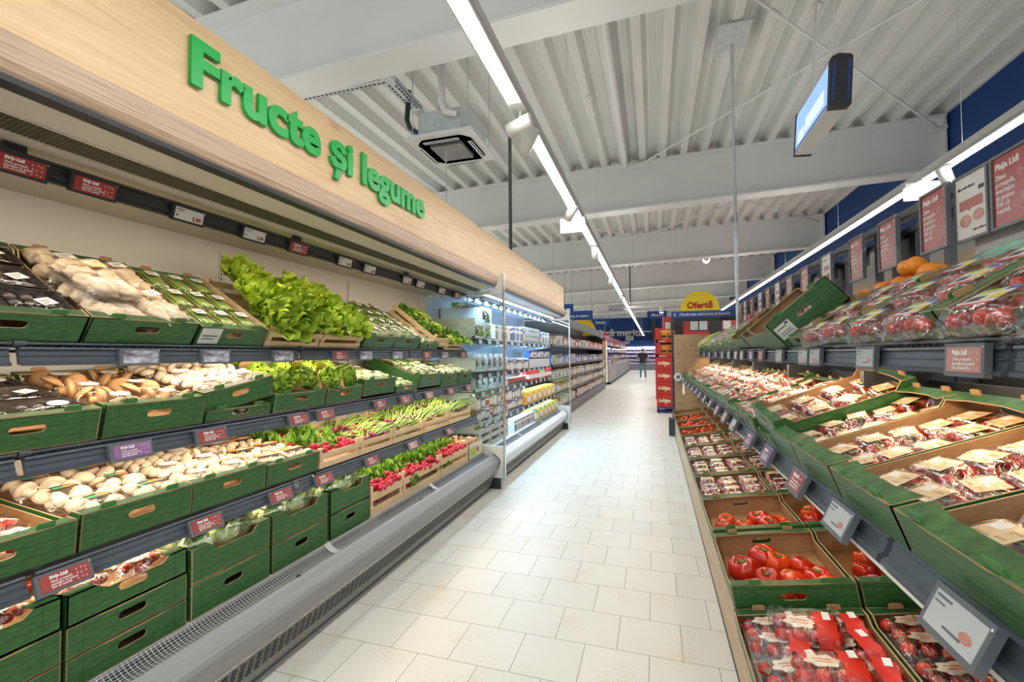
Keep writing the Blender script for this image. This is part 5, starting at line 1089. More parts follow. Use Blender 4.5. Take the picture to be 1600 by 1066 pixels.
gp('end_post', MB().bb((.315, GY1-.02, 0), (.355, GY1+.03, 2.12)).mesh('end_post', ['anthracite']))
gp('end_foot', MB().bb((.24, GY1-.35, .0), (.336, GY1-.10, .30)).mesh('end_foot', ['anthracite']))
# rear sign frame
sf = tag(empty('sign_frame', (1.45, GY0, 1.35)), 'dark steel frame behind the row of price signs on right', 'frame'); ZS = T_((-1.45, -GY0, -1.35))
for z, h in ((2.235, .055), (2.145, .03)): link('cross_bar', boxme('cross_bar', (1.43, GY0, z), (1.47, GY1, z+h), 'anthracite'), sf, ZS)
link('lower_board', boxme('lower_board', (1.42, GY0, 1.88), (1.44, 2.62, 1.965), 'grey'), sf, ZS, 'grey board')
for y in (2.86, 3.10, 3.62, 4.12, 4.70, 5.20, 5.68, 6.15, 6.6, 7.1, 7.7, 8.3):
    link('frame_post', boxme('frame_post', (1.435, y-.025, 1.38), (1.465, y+.025, 2.24), 'anthracite'), sf, ZS)
for y in (3.22, 4.20, 5.3): link('backing_plate', boxme('backing_plate', (1.47, y, 1.80), (1.485, y+.28, 2.16), 'dark'), sf, ZS)
# portrait signs
def signproto(kind):
    w, h = .205, .285; b = MB(); b.plate([(-w/2-.012, -.012), (w/2+.012, -.012), (w/2+.012, h+.012), (-w/2-.012, h+.012)], [[(-w/2, 0), (-w/2, h), (w/2, h), (w/2, 0)]], I4, .022, 0, 0, 0); b.bb((-w/2, .018, 0), (w/2, .021, h))
    ks = [('sheet', MB().bb((-w/2, .006, 0), (w/2, .018, h)).mesh('sheet', ['tagred' if kind == 'red' else 'label']), I4)]
    if kind == 'red':
        ks.append(('lettering', text_me('Piața Lidl', .036, .0006, .0014, 'txt'), T_((-w*.43, .0055, h*.82)) @ UPR))
        ks.append(('lettering', text_me('Zilnic\nproaspăt,\navantajos\nși gustos.\nȘtii că\nmerită.', .028, .0006, .0004, 'txt', lead=1.0), T_((-w*.43, .0055, h*.67)) @ UPR))
        d = MB(); pts = [(.40, .93), (.42, .80), (.22, .66), (.42, .58), (.44, .44), (.25, .33), (.42, .26), (.22, .12), (.40, .10)]
        for i, (u, v) in enumerate(pts):
            cx, cz = u*w, v*h; rx, rz = (.011, .011) if i % 3 else (.008, .014)
            d.tube([(cx+rx*math.cos(a), .0055, cz+rz*math.sin(a)) for a in [q*PI/6 for q in range(13)]], .0011, 4, 0, False); d.tube([(cx, .0055, cz+rz), (cx+.006, .0055, cz+rz+.007)], .001, 4)
        ks.append(('printed_icons', d.mesh('printed_icons', ['txt']), I4))
    elif kind == 'white':
        ks.append(('lettering', text_me('Bio rosii cherry', .018, .0006, .0006, 'ink'), T_((-w*.42, .0055, h*.80)) @ UPR))
        d = MB(); d.add([(-w*.38, .005, h*.46), (w*.38, .005, h*.46), (w*.38, .005, h*.62), (-w*.38, .005, h*.62), (-w*.12, .005, h*.46), (-w*.05, .005, h*.42), (-w*.0, .005, h*.46)], [(0, 1, 2, 3), (4, 5, 6)], 0)
        d.bb((w*.26, .0045, h*.70), (w*.42, .006, h*.76), 1)
        ks.append(('print', d.mesh('print', ['tagred', 'ink']), I4))
        s = MB(); s.sph((-w*.2, .006, h*.28), (w*.2, .0015, h*.10), 14, 8); s.sph((w*.22, .006, h*.32), (w*.18, .0015, h*.09), 14, 8)
        ks.append(('blurred_price', s.mesh('blurred_price', ['tagpink']), I4))
        ks.append(('lettering', text_me('1 KG = 67,96 Lei', .013, .0006, .0004, 'ink'), T_((w*.02, .0055, h*.09)) @ UPR))
    else:
        ks.append(('lettering', text_me('16,99', .075, .0006, .002, 'signred'), T_((-w*.46, .0055, h*.26)) @ UPR))
        d = MB(); d.bb((-w*.25, .0045, h*.56), (w*.3, .006, h*.70), 0); d.bb((-w*.4, .0045, h*.86), (w*.1, .006, h*.88), 1); d.bb((-w*.1, .0045, h*.12), (w*.4, .006, h*.14), 1)
        ks.append(('print', d.mesh('print', ['tagred', 'ink']), I4))
    ks.append(('bracket', MB().bb((-.03, .02, h*.3), (.03, .075, h*.75)).mesh('bracket', ['anthracite']), I4))
    return P('price_sign', 'sign', b.mesh('price_sign', ['frame']), ks)
SGN = {k: signproto(k) for k in ('red', 'white', 'price')}
for i, (y, k) in enumerate(((2.31, 'red'), (2.555, 'white'), (2.79, 'red'), (3.32, 'red'), (3.77, 'red'), (4.35, 'price'), (4.92, 'red'), (5.43, 'red'), (5.91, 'price'), (6.38, 'red'), (6.81, 'price'), (7.35, 'red'), (7.85, 'price'), (8.25, 'red'))):
    put(SGN[k], RF(1.37 if i != 2 else 1.345, y, 1.965), '%s framed price sign, %s from the near end of the sign row' % ({'red': 'red', 'white': 'white blurred', 'price': 'white red-numbered'}[k], ORD[i]), 'framed price signs')
tags(RF, .742, 1.428, [(1.02, W_), (1.43, K_), (1.99, 'pale'), (2.54, B_), (2.72, B_), (3.20, B_), (3.70, R_), (4.05, U_), (4.46, B_), (4.76, W_), (5.18, B_), (5.65, B_), (6.21, U_), (6.9, W_), (7.58, U_), (8.41, B_)], 'right top shelf rail', 'tags on right top shelf', -3, .155, .085)
tags(RF, .482, .985, [(.98, 'pale'), (1.50, 'pale'), (1.89, R_), (2.35, U_), (2.74, U_), (3.26, W_), (3.64, K_), (4.07, K_), (4.54, U_), (5.03, U_), (5.5, U_), (5.98, U_), (6.5, U_), (7.1, U_), (7.7, W_), (8.3, U_)], 'right middle shelf rail', 'tags on right middle shelf', -24, .155, .088)
# base: two rows of crates lying along the aisle, raised towards the back
RB = ('outer row of right base', 'inner row of right base')
def baseX(col, y, z, tl=9.5):
    W = .465; x0 = (.325, .80)[col]; return T_((x0+W/2*math.cos(rad(tl)), y, z+(0, .08)[col]+W/2*math.sin(rad(tl)))) @ RY(-tl)
def pos(n, W, L): return
BC = [(.92, .255, 'flow'), (1.55, .255, 'flow'), (2.185, .318, 'beef'), (2.835, .318, 'beef'), (3.48, .325, 'kraft'), (4.10, .325, 'kraft'), (4.72, .325, 'kraft'), (5.34, .325, 'kraft'), (5.96, .335, 'cherry'), (6.58, .335, 'cherry'), (7.20, .335, 'cherry'), (7.82, .335, 'aub')]
for i, (y, z, k) in enumerate(BC):
    for col in (0, 1):
        c = baseX(col, y, z); H = .13 if k == 'beef' else .112
        what = {'flow': 'bagged vine tomatoes', 'beef': 'loose beef tomatoes', 'kraft': 'filmed tomato packs', 'cherry': 'loose small tomatoes', 'aub': 'aubergines'}[k]
        cr = crate(c, .465, .605, H, 'green crate of %s, %s along the %s' % (what, ORD[i], RB[col]))
        wh = '%s crate of %s' % (ORD[i], RB[col])
        if k == 'flow': 
            fill(c, 0, [-.10, .11], [.11, .26, .41, .53], TP_FLOW, .028, 'red-banded tomato bag', wh, 'red-banded tomato bags', jr=14, jz=.02, seed=i+col)
            fill(c, 0, [.0], [.2, .44], TP_FLOW, .088, 'red-banded tomato bag on top', wh, 'red-banded tomato bags', jr=35, jz=.01, seed=i+col+2)
        elif k == 'beef':
            rn = random.Random(i*5+col+1); n = 0
            sp = [(-.15, .12), (-.04, .13), (.07, .13), (.17, .14), (-.13, .27), (-.01, .26), (.11, .27), (-.08, .40), (.05, .40)] if i == 2 else [(-.15, .12), (-.04, .12), (.07, .13), (.17, .14), (-.15, .26), (-.03, .27), (.06, .33), (.16, .29), (.10, .22), (-.12, .38)]
            if i == 2 and col == 0: sp = [(-.14, .30), (-.03, .42), (.12, .33), (.045, .22), (-.055, .22), (.15, .21), (-.13, .12), (-.03, .10), (.08, .11), (.17, .12), (.02, .38)]
            row = lambda q: 0 if q[1] < .18 else 1 if q[1] < .315 else 2
            for (x, yy) in sp:
                s = rn.uniform(.92, 1.18)*(1.42 if (i == 2 and col == 0 and (x, yy) in ((-.03, .42), (-.14, .30))) else 1.08)
                put(BEEF[rn.randrange(5)], c @ T_((x, yy, .006+.034*s)) @ RZ(rn.uniform(0, 360)) @ RX(rn.uniform(-35, 20)) @ SC(s), '%s beef tomato, %s from aisle, %s row, %s %s crate of right base' % ('big red' if s > 1.4 else 'red', ORD[sorted(q[0] for q in sp if row(q) == row((x, yy))).index(x)], ('front', 'middle', 'back')[row((x, yy))], ORD[i], ('outer', 'inner')[col]), 'beef tomatoes'); n += 1
        elif k == 'kraft':
            fill(c, 0, lx(.46, 3), ly(.60, 4), TP_WHITE+TP_KRAFT, .045, 'filmed tomato pack', wh, 'filmed tomato packs', jr=10, jz=.014, seed=i, cn=['aisle-side', 'centre', 'inner'])
        elif k == 'cherry' and (col == 0 or i == 8):
            rn = random.Random(i*7+col)
            for q in range(44 if col == 0 else 12):
                x, yy = rn.uniform(-.19, .19), rn.uniform(.03, .56)
                put(CHT, c @ T_((x, yy, .026+(q//18)*.034)) @ RZ(rn.uniform(0, 360)) @ RX(rn.uniform(-60, 60)) @ SC(rn.uniform(1.1, 1.35)), 'loose orange-red small tomato in the %s' % wh, 'small tomatoes of the %s' % wh, q > 26)
        elif k == 'aub':
            for q in range(6): put(AUB, c @ T_((-.17+.068*q, .1+.03*(q % 2), .05)) @ RZ(-12+6*q), 'dark aubergine, %s from the aisle in the %s' % (ORD[q], wh), 'aubergines')
# middle shelf
RM = 'right middle shelf'
def rmX(a, b, z=.994, t=20.5): return RF(.540, yc(a, b), z, t)
mids = [(.42, .82), (.825, 1.225), (1.23, 1.61), (1.615, 2.01), (2.015, 2.36)]
for i, (a, b) in enumerate(mids):
    c = rmX(a, b); W = b-a-.006; crate(c, W, .58, .118, 'green crate of kraft labelled tomato packs, %s from the near end of %s' % (ORD[i], RM), flap=.075)
    fill(c, 0, [-.095, .07], [.125, .225, .325, .425, .52], TP_KRAFT, .010, 'kraft labelled tomato pack', '%s crate of %s' % (ORD[i], RM), 'kraft labelled tomato packs', jr=16, jz=.022, rot=0, seed=i, cn=['far', 'near'])
c = rmX(2.365, 2.76); crate(c, .39, .58, .05, 'low green crate under the raised crate on %s' % RM)
c = rmX(2.34, 2.735, 1.052, 21) @ RY(7); crate(c, .39, .58, .115, 'raised green crate of tomato packs standing high on %s' % RM)
fill(c, 0, lx(.39, 2), ly(.575, 4), TP_KRAFT, .03, 'kraft labelled tomato pack', 'raised crate on %s' % RM, 'kraft labelled tomato packs', jr=14, rot=0, seed=3, cn=['far', 'near'])
y = 2.78; i = 6
while y < 8.4:
    c = rmX(y, y+.39); W = .384; fl = .04 if i % 3 else .06
    crate(c, W, .58, .10+(.02 if i % 4 == 0 else 0), 'green crate of mixed tomato packs, %s from the near end of %s' % (ORD[i], RM))
    fill(c, 0, lx(W, 2), ly(.575, 4), (TP_WHITE if i % 2 else TP_MINI)+TP_KRAFT[:1], fl, 'filmed tomato pack', '%s crate of %s' % (ORD[i], RM), 'filmed tomato packs', jr=14, jz=.015, rot=0, seed=i, cn=['far', 'near'])
    y += .40; i += 1
# top shelf: wide fronts, open low side towards the aisle
RT = 'right top shelf'
def rtX(a, b, z=1.486, t=32, x=.785): return RF(x, yc(a, b), z, t)
def wide(c, a, b, H): W = b-a-.006; return c @ T_((W/2, .195, 0)) @ RZ(90), W
for i, (a, b) in enumerate(((.95, 1.545), (1.55, 2.12), (2.125, 2.70))):
    c = rtX(a, b); m, W = wide(c, a, b, .09); crate(m, .39, W, .09, 'wide green crate of bright labelled tomato bags, %s on %s' % (ORD[i], RT))
    fill(c, 0, [-.14, .14], [.03, .20, .34], TP_BRIGHT, .020, 'bright labelled tomato bag', '%s wide crate of %s' % (ORD[i], RT), 'bright labelled tomato bags', jr=9, jz=.015, seed=i, cn=['far', 'near'])
c = rtX(2.72, 3.05, 1.486, 32); crate(c, .32, .40, .06, 'low green crate between tomato bags and tipped crate on %s' % RT)
fill(c, 0, [0], [.1, .25], TP_BRIGHT, .01, 'bright labelled tomato bag', 'low crate beside the tipped crate on %s' % RT, 'bright labelled tomato bags')
c = rtX(3.08, 3.66, 1.489, 42); m, W = wide(c, 3.08, 3.66, .19); cr = crate(m, .43, W, .185, 'dark green crate tipped up steeply on %s, with white sticker' % RT)
link('crate_sticker', MB().bb((0, -.0016, 0), (.10, .001, .085), 0).bb((.01, -.0022, .06), (.07, .0, .066), 1).bb((.01, -.0022, .02), (.085, .0, .024), 1).bb((.01, -.0022, .034), (.08, .0, .038), 1).bb((.07, -.0022, .068), (.09, 0, .08), 1).mesh('crate_sticker', ['tagwhite', 'ink']), cr, T_((-.20, 0, .05)), 'white paper sticker')
fill(c, 0, [-.14, .14], [.12, .28], TP_WHITE, .04, 'filmed tomato pack', 'tipped crate of %s' % RT, 'filmed tomato packs', cn=['far', 'near'])
for i, (a, b) in enumerate(((3.70, 4.18), (4.22, 4.70))):
    c = rtX(a, b, 1.505, 40); m, W = wide(c, a, b, .12); crate(m, .42, W, .13, 'open brown-inside crate tilted high on %s, %s of two' % (RT, ('nearer', 'farther')[i]))
    fill(c, 0, [-.1, .1], [.06, .2], TP_WHITE, .012, 'filmed tomato pack', '%s open crate of %s' % (('nearer', 'farther')[i], RT), 'filmed tomato packs', seed=i, cn=['far', 'near'])
y = 4.74; i = 0
while y < 7.6:
    c = rtX(y, y+.39, 1.486, 33); crate(c, .384, .55, .10, 'green crate of pale filmed packs, %s behind the open crates on %s' % (ORD[i], RT))
    fill(c, 0, lx(.384, 2), ly(.54, 4), RTP+TP_WHITE[:1], .06, 'pale filmed pack', '%s crate behind open crates on %s' % (ORD[i], RT), 'pale filmed packs', jr=10, seed=i, cn=['far', 'near'], sc=1.15)
    y += .40; i += 1
c = rtX(8.0, 8.6, 1.486, 33); m, W = wide(c, 8.0, 8.6, .08); crate(m, .39, W, .08, 'green crate of corn cobs at the far end of %s' % RT)
for q in range(9): put(CORN, c @ T_((.25-.062*q, .0+.05*(q % 3), .08+.03*(q % 2))) @ RZ(8-2*q) @ SC(1.4), 'green husked corn cob, %s from the far end of corn crate' % ORD[q], 'corn cobs')
# oranges in a carton behind the top shelf
o = tag(empty('carton', X=T_((1.12, 1.75, 1.66)) @ RY(-18)), 'brown open carton of oranges behind the bright labelled tomato bags', 'carton')
q = MB()
for yy in (0, 1.45): q.bb((0, yy, 0), (.22, yy+.006, .11))
for x in (0, .214): q.bb((x, 0, 0), (x+.006, 1.45, .11))
q.bb((0, 0, -.004), (.22, 1.45, .002)); link('body', q.mesh('body', ['kraft']), o)
OXM = T_((1.12, 1.75, 1.66)) @ RY(-18)
for q, (x, yy, z) in enumerate(((.06, .72, .09), (.06, .81, .09), (.06, .90, .10), (.07, 1.10, .10), (.15, .76, .10), (.14, .86, .10), (.07, .67, .12), (.08, .76, .165), (.09, .85, .165), (.15, 1.14, .09), (.06, 1.30, .09))):
    put(ORA, OXM @ T_((x, yy, z)) @ RZ(30*q) @ RX(40*q), 'bright orange, %s in the open carton behind right top shelf' % ORD[q], 'oranges')
n_ = MB().grid(10, 6, lambda u, v: Vector((.03+.17*v, .10+.36*u, .11+.035*math.sin(PI*u)*math.sin(PI*v)+.012*nz((u*4, v*4, 0), 1.5))))
tag(link('plastic_bag', n_.mesh('plastic_bag', [(M.setdefault('teal', pm('teal_bag', (.10, .34, .27), (.30, .52, .42), scale=16, rough=.25)), 'teal')[1]]), None, OXM), 'crumpled teal plastic bag lying in the brown orange carton', 'bag')
nt = MB().grid(10, 6, lambda u, v: Vector((.02+.16*v, .92+.40*u, .10+.03*math.sin(PI*u)*math.sin(PI*v)+.008*nz((u*5, v*4, 0), 1.5))))
tag(link('red_net', nt.mesh('red_net', ['lred']), None, OXM), 'red net lying around the oranges in the open carton', 'net')
# tape roll on the end panel, offer sign, red kiosk, crisp display
o = tag(empty('bag_roll', (.42, 8.78, 1.02)), 'white roll of bags hanging on the oak end panel', 'bag roll')
link('roll', MB().lathe([(.03, -.06), (.075, -.06), (.075, .06), (.03, .06), (.03, -.06)], 18).mesh('roll', ['white']), o, RX(90)); link('hanging_sheet', MB().grid(2, 6, lambda u, v: Vector((.06+.04*u, -.06+.02*math.sin(v*4), -.3*v))).mesh('hanging_sheet', ['white']), o)
o = tag(empty('offer_sign', (.82, 8.86, 2.10)), 'yellow half-round offer sign above a blue strip at gondola end', 'sign')
link('disc', MB().prism([(.335*math.cos(a), .12+.36*math.sin(a)) for a in [PI*i/28 for i in range(29)]], 'y', 0, .02).mesh('disc', ['yellow']), o, T_((-.01, -.02, 0)))
link('lettering', text_me('Ofertă', .155, .002, .006, 'signred', 'CENTER'), o, T_((-.01, -.024, .17)) @ UPR, 'dark red lettering')
link('strip', boxme('strip', (-.50, -.03, 0), (.62, .01, .115), 'signblue'), o, None, 'blue strip')
link('lettering', text_me('Cântărește aici', .063, .001, .0012, 'txt'), o, T_((-.36, -.033, .038)) @ UPR)
link('lettering', text_me('fructele și legumele', .056, .001, .0012, 'yellow'), o, T_((.045, -.033, .038)) @ UPR)
link('scale_icon', boxme('scale_icon', (-.45, -.033, .03), (-.425, -.03, .085), 'yellow'), o)
link('dark_bar', boxme('dark_bar', (-.46, -.02, -.07), (.58, .01, 0), 'dark'), o)
o = tag(empty('red_kiosk', (1.6, 12.6, 0)), 'red walled gondola with dark panels and white posters behind offer sign', 'kiosk')
link('body', MB().bb((-1.35, 0, 0), (1.2, .7, 2.42)).mesh('body', ['kioskred']), o)
for (x0, x1, z0, z1, m) in ((-1.15, -.86, 1.93, 2.3, 'dark'), (-.23, .06, 1.93, 2.3, 'dark'), (-1.3, -1.17, 2.02, 2.27, 'tagwhite'), (-.69, -.50, 2.05, 2.29, 'tagblue'), (-.47, -.28, 2.05, 2.29, 'tagblue'), (.09, .27, 2.06, 2.29, 'tagwhite')):
    link('panel' if m == 'dark' else 'poster', boxme('panel', (x0, -.03, z0), (x1, 0, z1), m), o)
    if m == 'tagblue': link('frame', boxme('frame', (x0-.015, -.015, z0-.02), (x1+.015, -.001, z1+.02), 'dark'), o)
o = tag(empty('red_kiosk', (.3, 15.2, 0)), 'lower red display tower beyond the crisp cartons', 'kiosk'); link('body', MB().bb((-.25, 0, 0), (.25, .5, 2.25)).mesh('body', ['chipred']), o); link('panel', boxme('panel', (-.15, -.02, 1.95), (.2, 0, 2.05), 'dark'), o)
def chipbag(): 
    b = MB(); 
    def fn(sg): return lambda u, v: Vector(((u-.5)*.20*(1-.06*math.sin(PI*v)), sg*.035*math.sin(PI*u)**.7*math.sin(PI*v)**.6, v*.27))
    b.grid(8, 10, fn(1), 0); b.grid(8, 10, fn(-1), 0)
    return P('crisp_bag', 'crisp bag', b.mesh('crisp_bag', ['po']), [('top_seal', boxme('top_seal', (-.1, -.003, .235), (.1, .003, .285), 'lyellow'), I4), ('logo', MB().sph((0, -.035, .13), (.06, .006, .03), 12, 6).mesh('logo', ['ink']), I4)])
CH = chipbag()
o = tag(empty('pallet', (.26, 12.0, 0)), 'blue half pallet under the red crisp cartons', 'pallet')
for z in (.02, .11): link('board', boxme('board', (-.2, -.25, z), (.2, .25, z+.025), 'signblue'), o)
for x in (-.18, .0, .16): link('block', boxme('block', (x-.02, -.25, .0), (x+.03, .25, .11), 'ink'), o)
for i in range(4):
    o = tag(empty('crisp_carton', (.26, 12.0, .14+.305*i)), 'closed red crisp carton with triangle logo, %s from the pallet' % ORD[i], 'carton', 'red crisp cartons')
    link('body', MB().bb((-.2, -.25, .003), (.2, .25, .302)).mesh('body', ['chipred']), o)
    link('emblem', MB().add([(-.02-.06, -.2525, .22), (.10, -.2525, .17), (-.0, -.2525, .07), (-.045, -.2525, .192), (.065, -.2525, .168), (.0, -.2525, .102)], [(0, 3, 4, 1), (1, 4, 5, 2), (2, 5, 3, 0)]).mesh('emblem', ['lyellow']), o)
    link('lettering', text_me('Doritos', .088, .002, .004, 'txt', 'CENTER'), o, T_((-.025, -.2535, .128)) @ UPR)
for i in range(2):
    z = .14+1.22+.36*i; o = tag(empty('crisp_carton', (.26, 12.0, z)), 'open red crisp carton showing orange bags, %s of two' % ('lower', 'upper')[i], 'carton', 'open crisp cartons')
    b = MB(); b.bb((-.2, -.25, 0), (.2, .25, .004)); b.bb((-.2, .245, 0), (.2, .25, .355)); b.bb((-.2, -.25, 0), (-.195, .25, .355)); b.bb((.195, -.25, 0), (.2, .25, .355)); b.bb((-.2, -.25, 0), (.2, -.245, .07)); b.bb((-.2, -.25, .0), (-.10, -.245, .355))
    link('body', b.mesh('body', ['chipred']), o); link('lettering', text_me('100% gust', .045, .001, .001, 'txt'), o, T_((-.16, -.252, .015)) @ UPR)
    for q in range(2): put(CH, T_((.26-.01+.15*q, 11.85+.06*q, z+.02)), 'orange crisp bag with yellow seal, %s in the %s open carton' % (('left', 'right')[q], ('lower', 'upper')[i]), 'crisp bags')
# ------------------------------------------------------------------ goods in the cool chiller
def boxpack(n, w, d, h, m, m2): 
    return P(n, 'packet', MB().bb((-w/2, 0, 0), (w/2, d, h)).mesh(n, [m]), [('printed_front', MB().bb((-w*.42, -.0015, h*.12), (w*.42, .001, h*.6)).mesh('printed_front', [m2]), I4), ('stripe', MB().bb((-w/2-.0008, -.001, h*.78), (w/2+.0008, .003, h*.92)).mesh('stripe', [m2 if m2 != 'label' else 'lblue']), I4)])
def jar(m, lid, r=.036, h=.12):
    return P('glass_jar', 'jar', MB().lathe([(.001, 0), (r*.92, 0), (r, .008), (r, h*.78), (r*.8, h*.86), (r*.8, h*.88), (.001, h*.88)], 14).mesh('glass_jar', [m]), [('lid', MB().lathe([(r*.86, h*.86), (r*.86, h), (.001, h)], 14).mesh('lid', [lid]), I4), ('label', MB().lathe([(r*1.012, h*.22), (r*1.012, h*.62)], 14).mesh('label', ['label' if m != 'py' else 'po']), I4)])
def bagpack(n, c1, seed):
    b = MB(); w, h = .15, .20
    for sg in (1, -1): b.grid(8, 8, lambda u, v, sg=sg: Vector(((u-.5)*w, sg*.032*math.sin(PI*u)**.6*(math.sin(PI*min(1, v+.06)))**.5+.004*nz((u*5+seed, v*5, sg), 1), v*h)), 0)
    lf = herbme('leaves', w*.8, .04, h*.75, 46, c1, .035, seed)
    return P(n, 'salad bag', b.mesh(n, ['filmthick']), [('leaves', lf, I4), ('printed_top', MB().bb((-w*.45, -.012, h*.78), (w*.45, .012, h*.98)).mesh('printed_top', ['label']), I4), ('printed_spots', MB().sph((-.03, -.034, .12), (.018, .003, .014), 8, 5).sph((.035, -.034, .07), (.016, .003, .018), 8, 5).sph((.02, -.034, .14), (.012, .003, .012), 8, 5).mesh('printed_spots', [('pp', 'pr', 'pv')[seed % 3]]), I4)])
SAL = [bagpack('salad_bag', ('herb', 'leaf', 'leafdark')[i], i) for i in range(3)]
def display(X, W, D, H, mat, label, div=2):
    o = tag(empty('display_box', X=X), label, 'display box', 'pale display boxes'); b = MB(); t = .006
    b.bb((-W/2, 0, 0), (W/2, D, t)); b.bb((-W/2, 0, 0), (W/2, t, H*.16)); b.bb((-W/2, D-t, 0), (W/2, D, H))
    for k in range(div+1): x = -W/2+k*(W-t)/div; b.prism([(0, 0), (D, 0), (D, H), (.05, H*.9), (0, H*.75)], 'x', x, x+t)
    link('body', b.mesh('body', [mat]), o); return o
def run(y0, y1, x, z, protos, step, what, where, grp, layers=1, lh=0, jr=3, rows=1):
    y = y0; i = 0
    while y < y1-.01:
        for k in range(layers):
            for r in range(rows):
                put(protos[(i+k+r) % len(protos)], LF(x-r*step*.95, y+step/2, z+k*lh) @ RZ(random.uniform(-jr, jr)), '%s, %s from near end%s%s in %s' % (what, ORD[min(i, 29)], '' if layers == 1 else ', %s tier' % ('lower', 'upper', 'topmost')[k], '' if rows == 1 else ', %s' % ('front', 'behind', 'rear')[r], where), grp)
        y += step; i += 1
def salads(y0, z, n, where, H=.23, tiers=1, x=-1.915):
    for t in range(tiers):
        for k in range(n):
            c = LF(x-.0, y0+.40*k+.2, z+H*t); display(c, .385, .45, H-.01, 'coolwhite', 'pale salad display box, %s along%s on %s' % (ORD[k], '' if tiers == 1 else (', lower tier' if t == 0 else ', upper tier'), where))
            for q in range(2): put(SAL[(k+q+t) % 3], c @ T_((-.095+.19*q, .045, .012)), 'printed salad bag, %s side of %s display box%s on %s' % (('near', 'far')[q], ORD[k], '' if tiers == 1 else (' below' if t == 0 else ' above'), where), 'salad bags')
C1, C2, C3, C4, CB = 'highest cool shelf', 'second cool shelf', 'third cool shelf', 'lowest cool shelf', 'cool chiller base'
c = LF(-1.915, 4.92, 1.628); o = tag(empty('wooden_box', X=c), 'weathered grey board box at near end of the highest cool shelf', 'box')
for (n, a, b_) in (('side_board', (-.17, 0, 0), (-.155, .62, .24)), ('side_board', (.155, 0, 0), (.17, .62, .24)), ('back_board', (-.17, .6, 0), (.17, .62, .24)), ('base_board', (-.17, 0, 0), (.17, .62, .01)), ('front_board', (-.17, 0, 0), (.17, .012, .04))): link(n, boxme(n, a, b_, 'greylath'), o)
for q in range(2): put(SAL[q], c @ T_((-.075+.15*q, .03, .012)), 'printed salad bag, %s in the weathered grey board box' % ('near', 'far')[q], 'salad bags')
c = LF(-1.915, 5.28, 1.628); o = tag(empty('wooden_box', X=c), 'taller pale blue board box stacked second on highest cool shelf', 'box')
for (n, a, b_) in (('side_board', (-.17, .05, 0), (-.155, .62, .40)), ('side_board', (.155, .05, 0), (.17, .62, .40)), ('back_board', (-.17, .6, 0), (.17, .62, .4)), ('base_board', (-.17, 0, 0), (.17, .62, .01)), ('middle_board', (-.155, .05, .2), (.155, .6, .21))): link(n, boxme(n, a, b_, 'coolwhite'), o)
for q in range(4): put(SAL[q % 3], c @ T_((-.075+.15*(q % 2), .08, .012+.2*(q//2))), 'printed salad bag, %s in the taller pale blue box' % ('lower near', 'lower far', 'upper near', 'upper far')[q], 'salad bags')
for q in range(3): put(SAL[(q+1) % 3], c @ T_((-.3+.22*q, .4, .40)) @ RX(80), 'dark salad bag lying on top of board boxes, %s' % ('nearest', 'middle', 'farthest')[q], 'lying salad bags')
def pk(n, w, d, h, ms): return [boxpack(n, w, d, h, a, b_) for a, b_ in ms]
CUPS = pk('meal_carton', .12, .12, .21, [('pw', 'pn'), ('label', 'ps'), ('pw', 'pk')]); DRK = pk('drink_carton', .10, .10, .23, [('label', 'pb'), ('pw', 'pl')]); YOG = pk('yoghurt_pack', .13, .12, .085, [('label', 'pg'), ('pw', 'pp'), ('label', 'pt')]); BLU = pk('tall_pack', .15, .12, .24, [('pb', 'lyellow')])
run(5.48, 6.2, -1.93, 1.628, CUPS, .125, 'white meal carton', C1, 'meal cartons'); run(6.22, 6.70, -1.93, 1.628, DRK, .11, 'white drink carton', C1, 'drink cartons')
run(6.72, 6.88, -1.93, 1.628, BLU, .16, 'blue and yellow tall pack', C1, 'tall blue packs'); run(6.90, 7.85, -1.93, 1.628, YOG, .135, 'white yoghurt multipack', C1, 'yoghurt packs', 3, .087)
run(7.88, 8.04, -1.93, 1.628, BLU, .16, 'second blue and yellow tall pack', C1, 'tall blue packs'); run(8.08, 8.65, -1.93, 1.628, DRK, .12, 'pale carton at far end', C1, 'drink cartons')
salads(4.76, 1.025, 3, 'third cool shelf near end', .225, 2)
BR = pk('baked_pack', .13, .10, .15, [('pn', 'label'), ('pc', 'label'), ('pk', 'ps')])
run(5.98, 7.1, -1.93, 1.228, BR, .14, 'brown baked goods packet', C2, 'baked packets'); run(7.15, 8.6, -1.93, 1.228+.17, pk('spread_tub', .11, .1, .10, [('pb', 'label'), ('pw', 'py'), ('label', 'pb'), ('pw', 'pn')]), .125, 'small spread tub', C2, 'spread tubs')
o = tag(empty('step_riser', (-1.93, 7.15, 1.228)), 'white riser under the spread tubs on second cool shelf', 'riser'); link('body', boxme('body', (-.5, 0, .15), (.0, 1.5, .168), 'coolwhite'), o); link('front', boxme('front', (-.005, 0, 0), (.0, 1.5, .168), 'coolwhite'), o)
run(6.05, 6.9, -1.95, 1.023, pk('sauce_tub', .10, .1, .09, [('pr', 'pn'), ('pn', 'pr')]), .115, 'red sauce tub', C3, 'sauce tubs')
run(6.95, 7.6, -1.93, 1.023, [jar('pr', 'lred', .05, .17)], .105, 'red pickle jar with red lid', C3, 'red jars', rows=2); run(7.62, 7.95, -1.93, 1.023, [jar('pl', 'pt', .05, .17)], .105, 'tall pickle jar with green lid', C3, 'green lidded jars'); run(7.97, 8.6, -1.93, 1.023, [jar('pr', 'lred', .05, .17)], .105, 'farther red pickle jar', C3, 'red jars')
run(4.76, 5.9, -1.90, .682, BR+pk('tea_box', .12, .1, .13, [('label', 'pr')]), .14, 'white and brown packet', C4, 'mixed packets', 2, .152)
run(5.95, 6.6, -1.90, .682, BR, .14, 'brown packet on display', C4, 'baked packets', 2, .152)
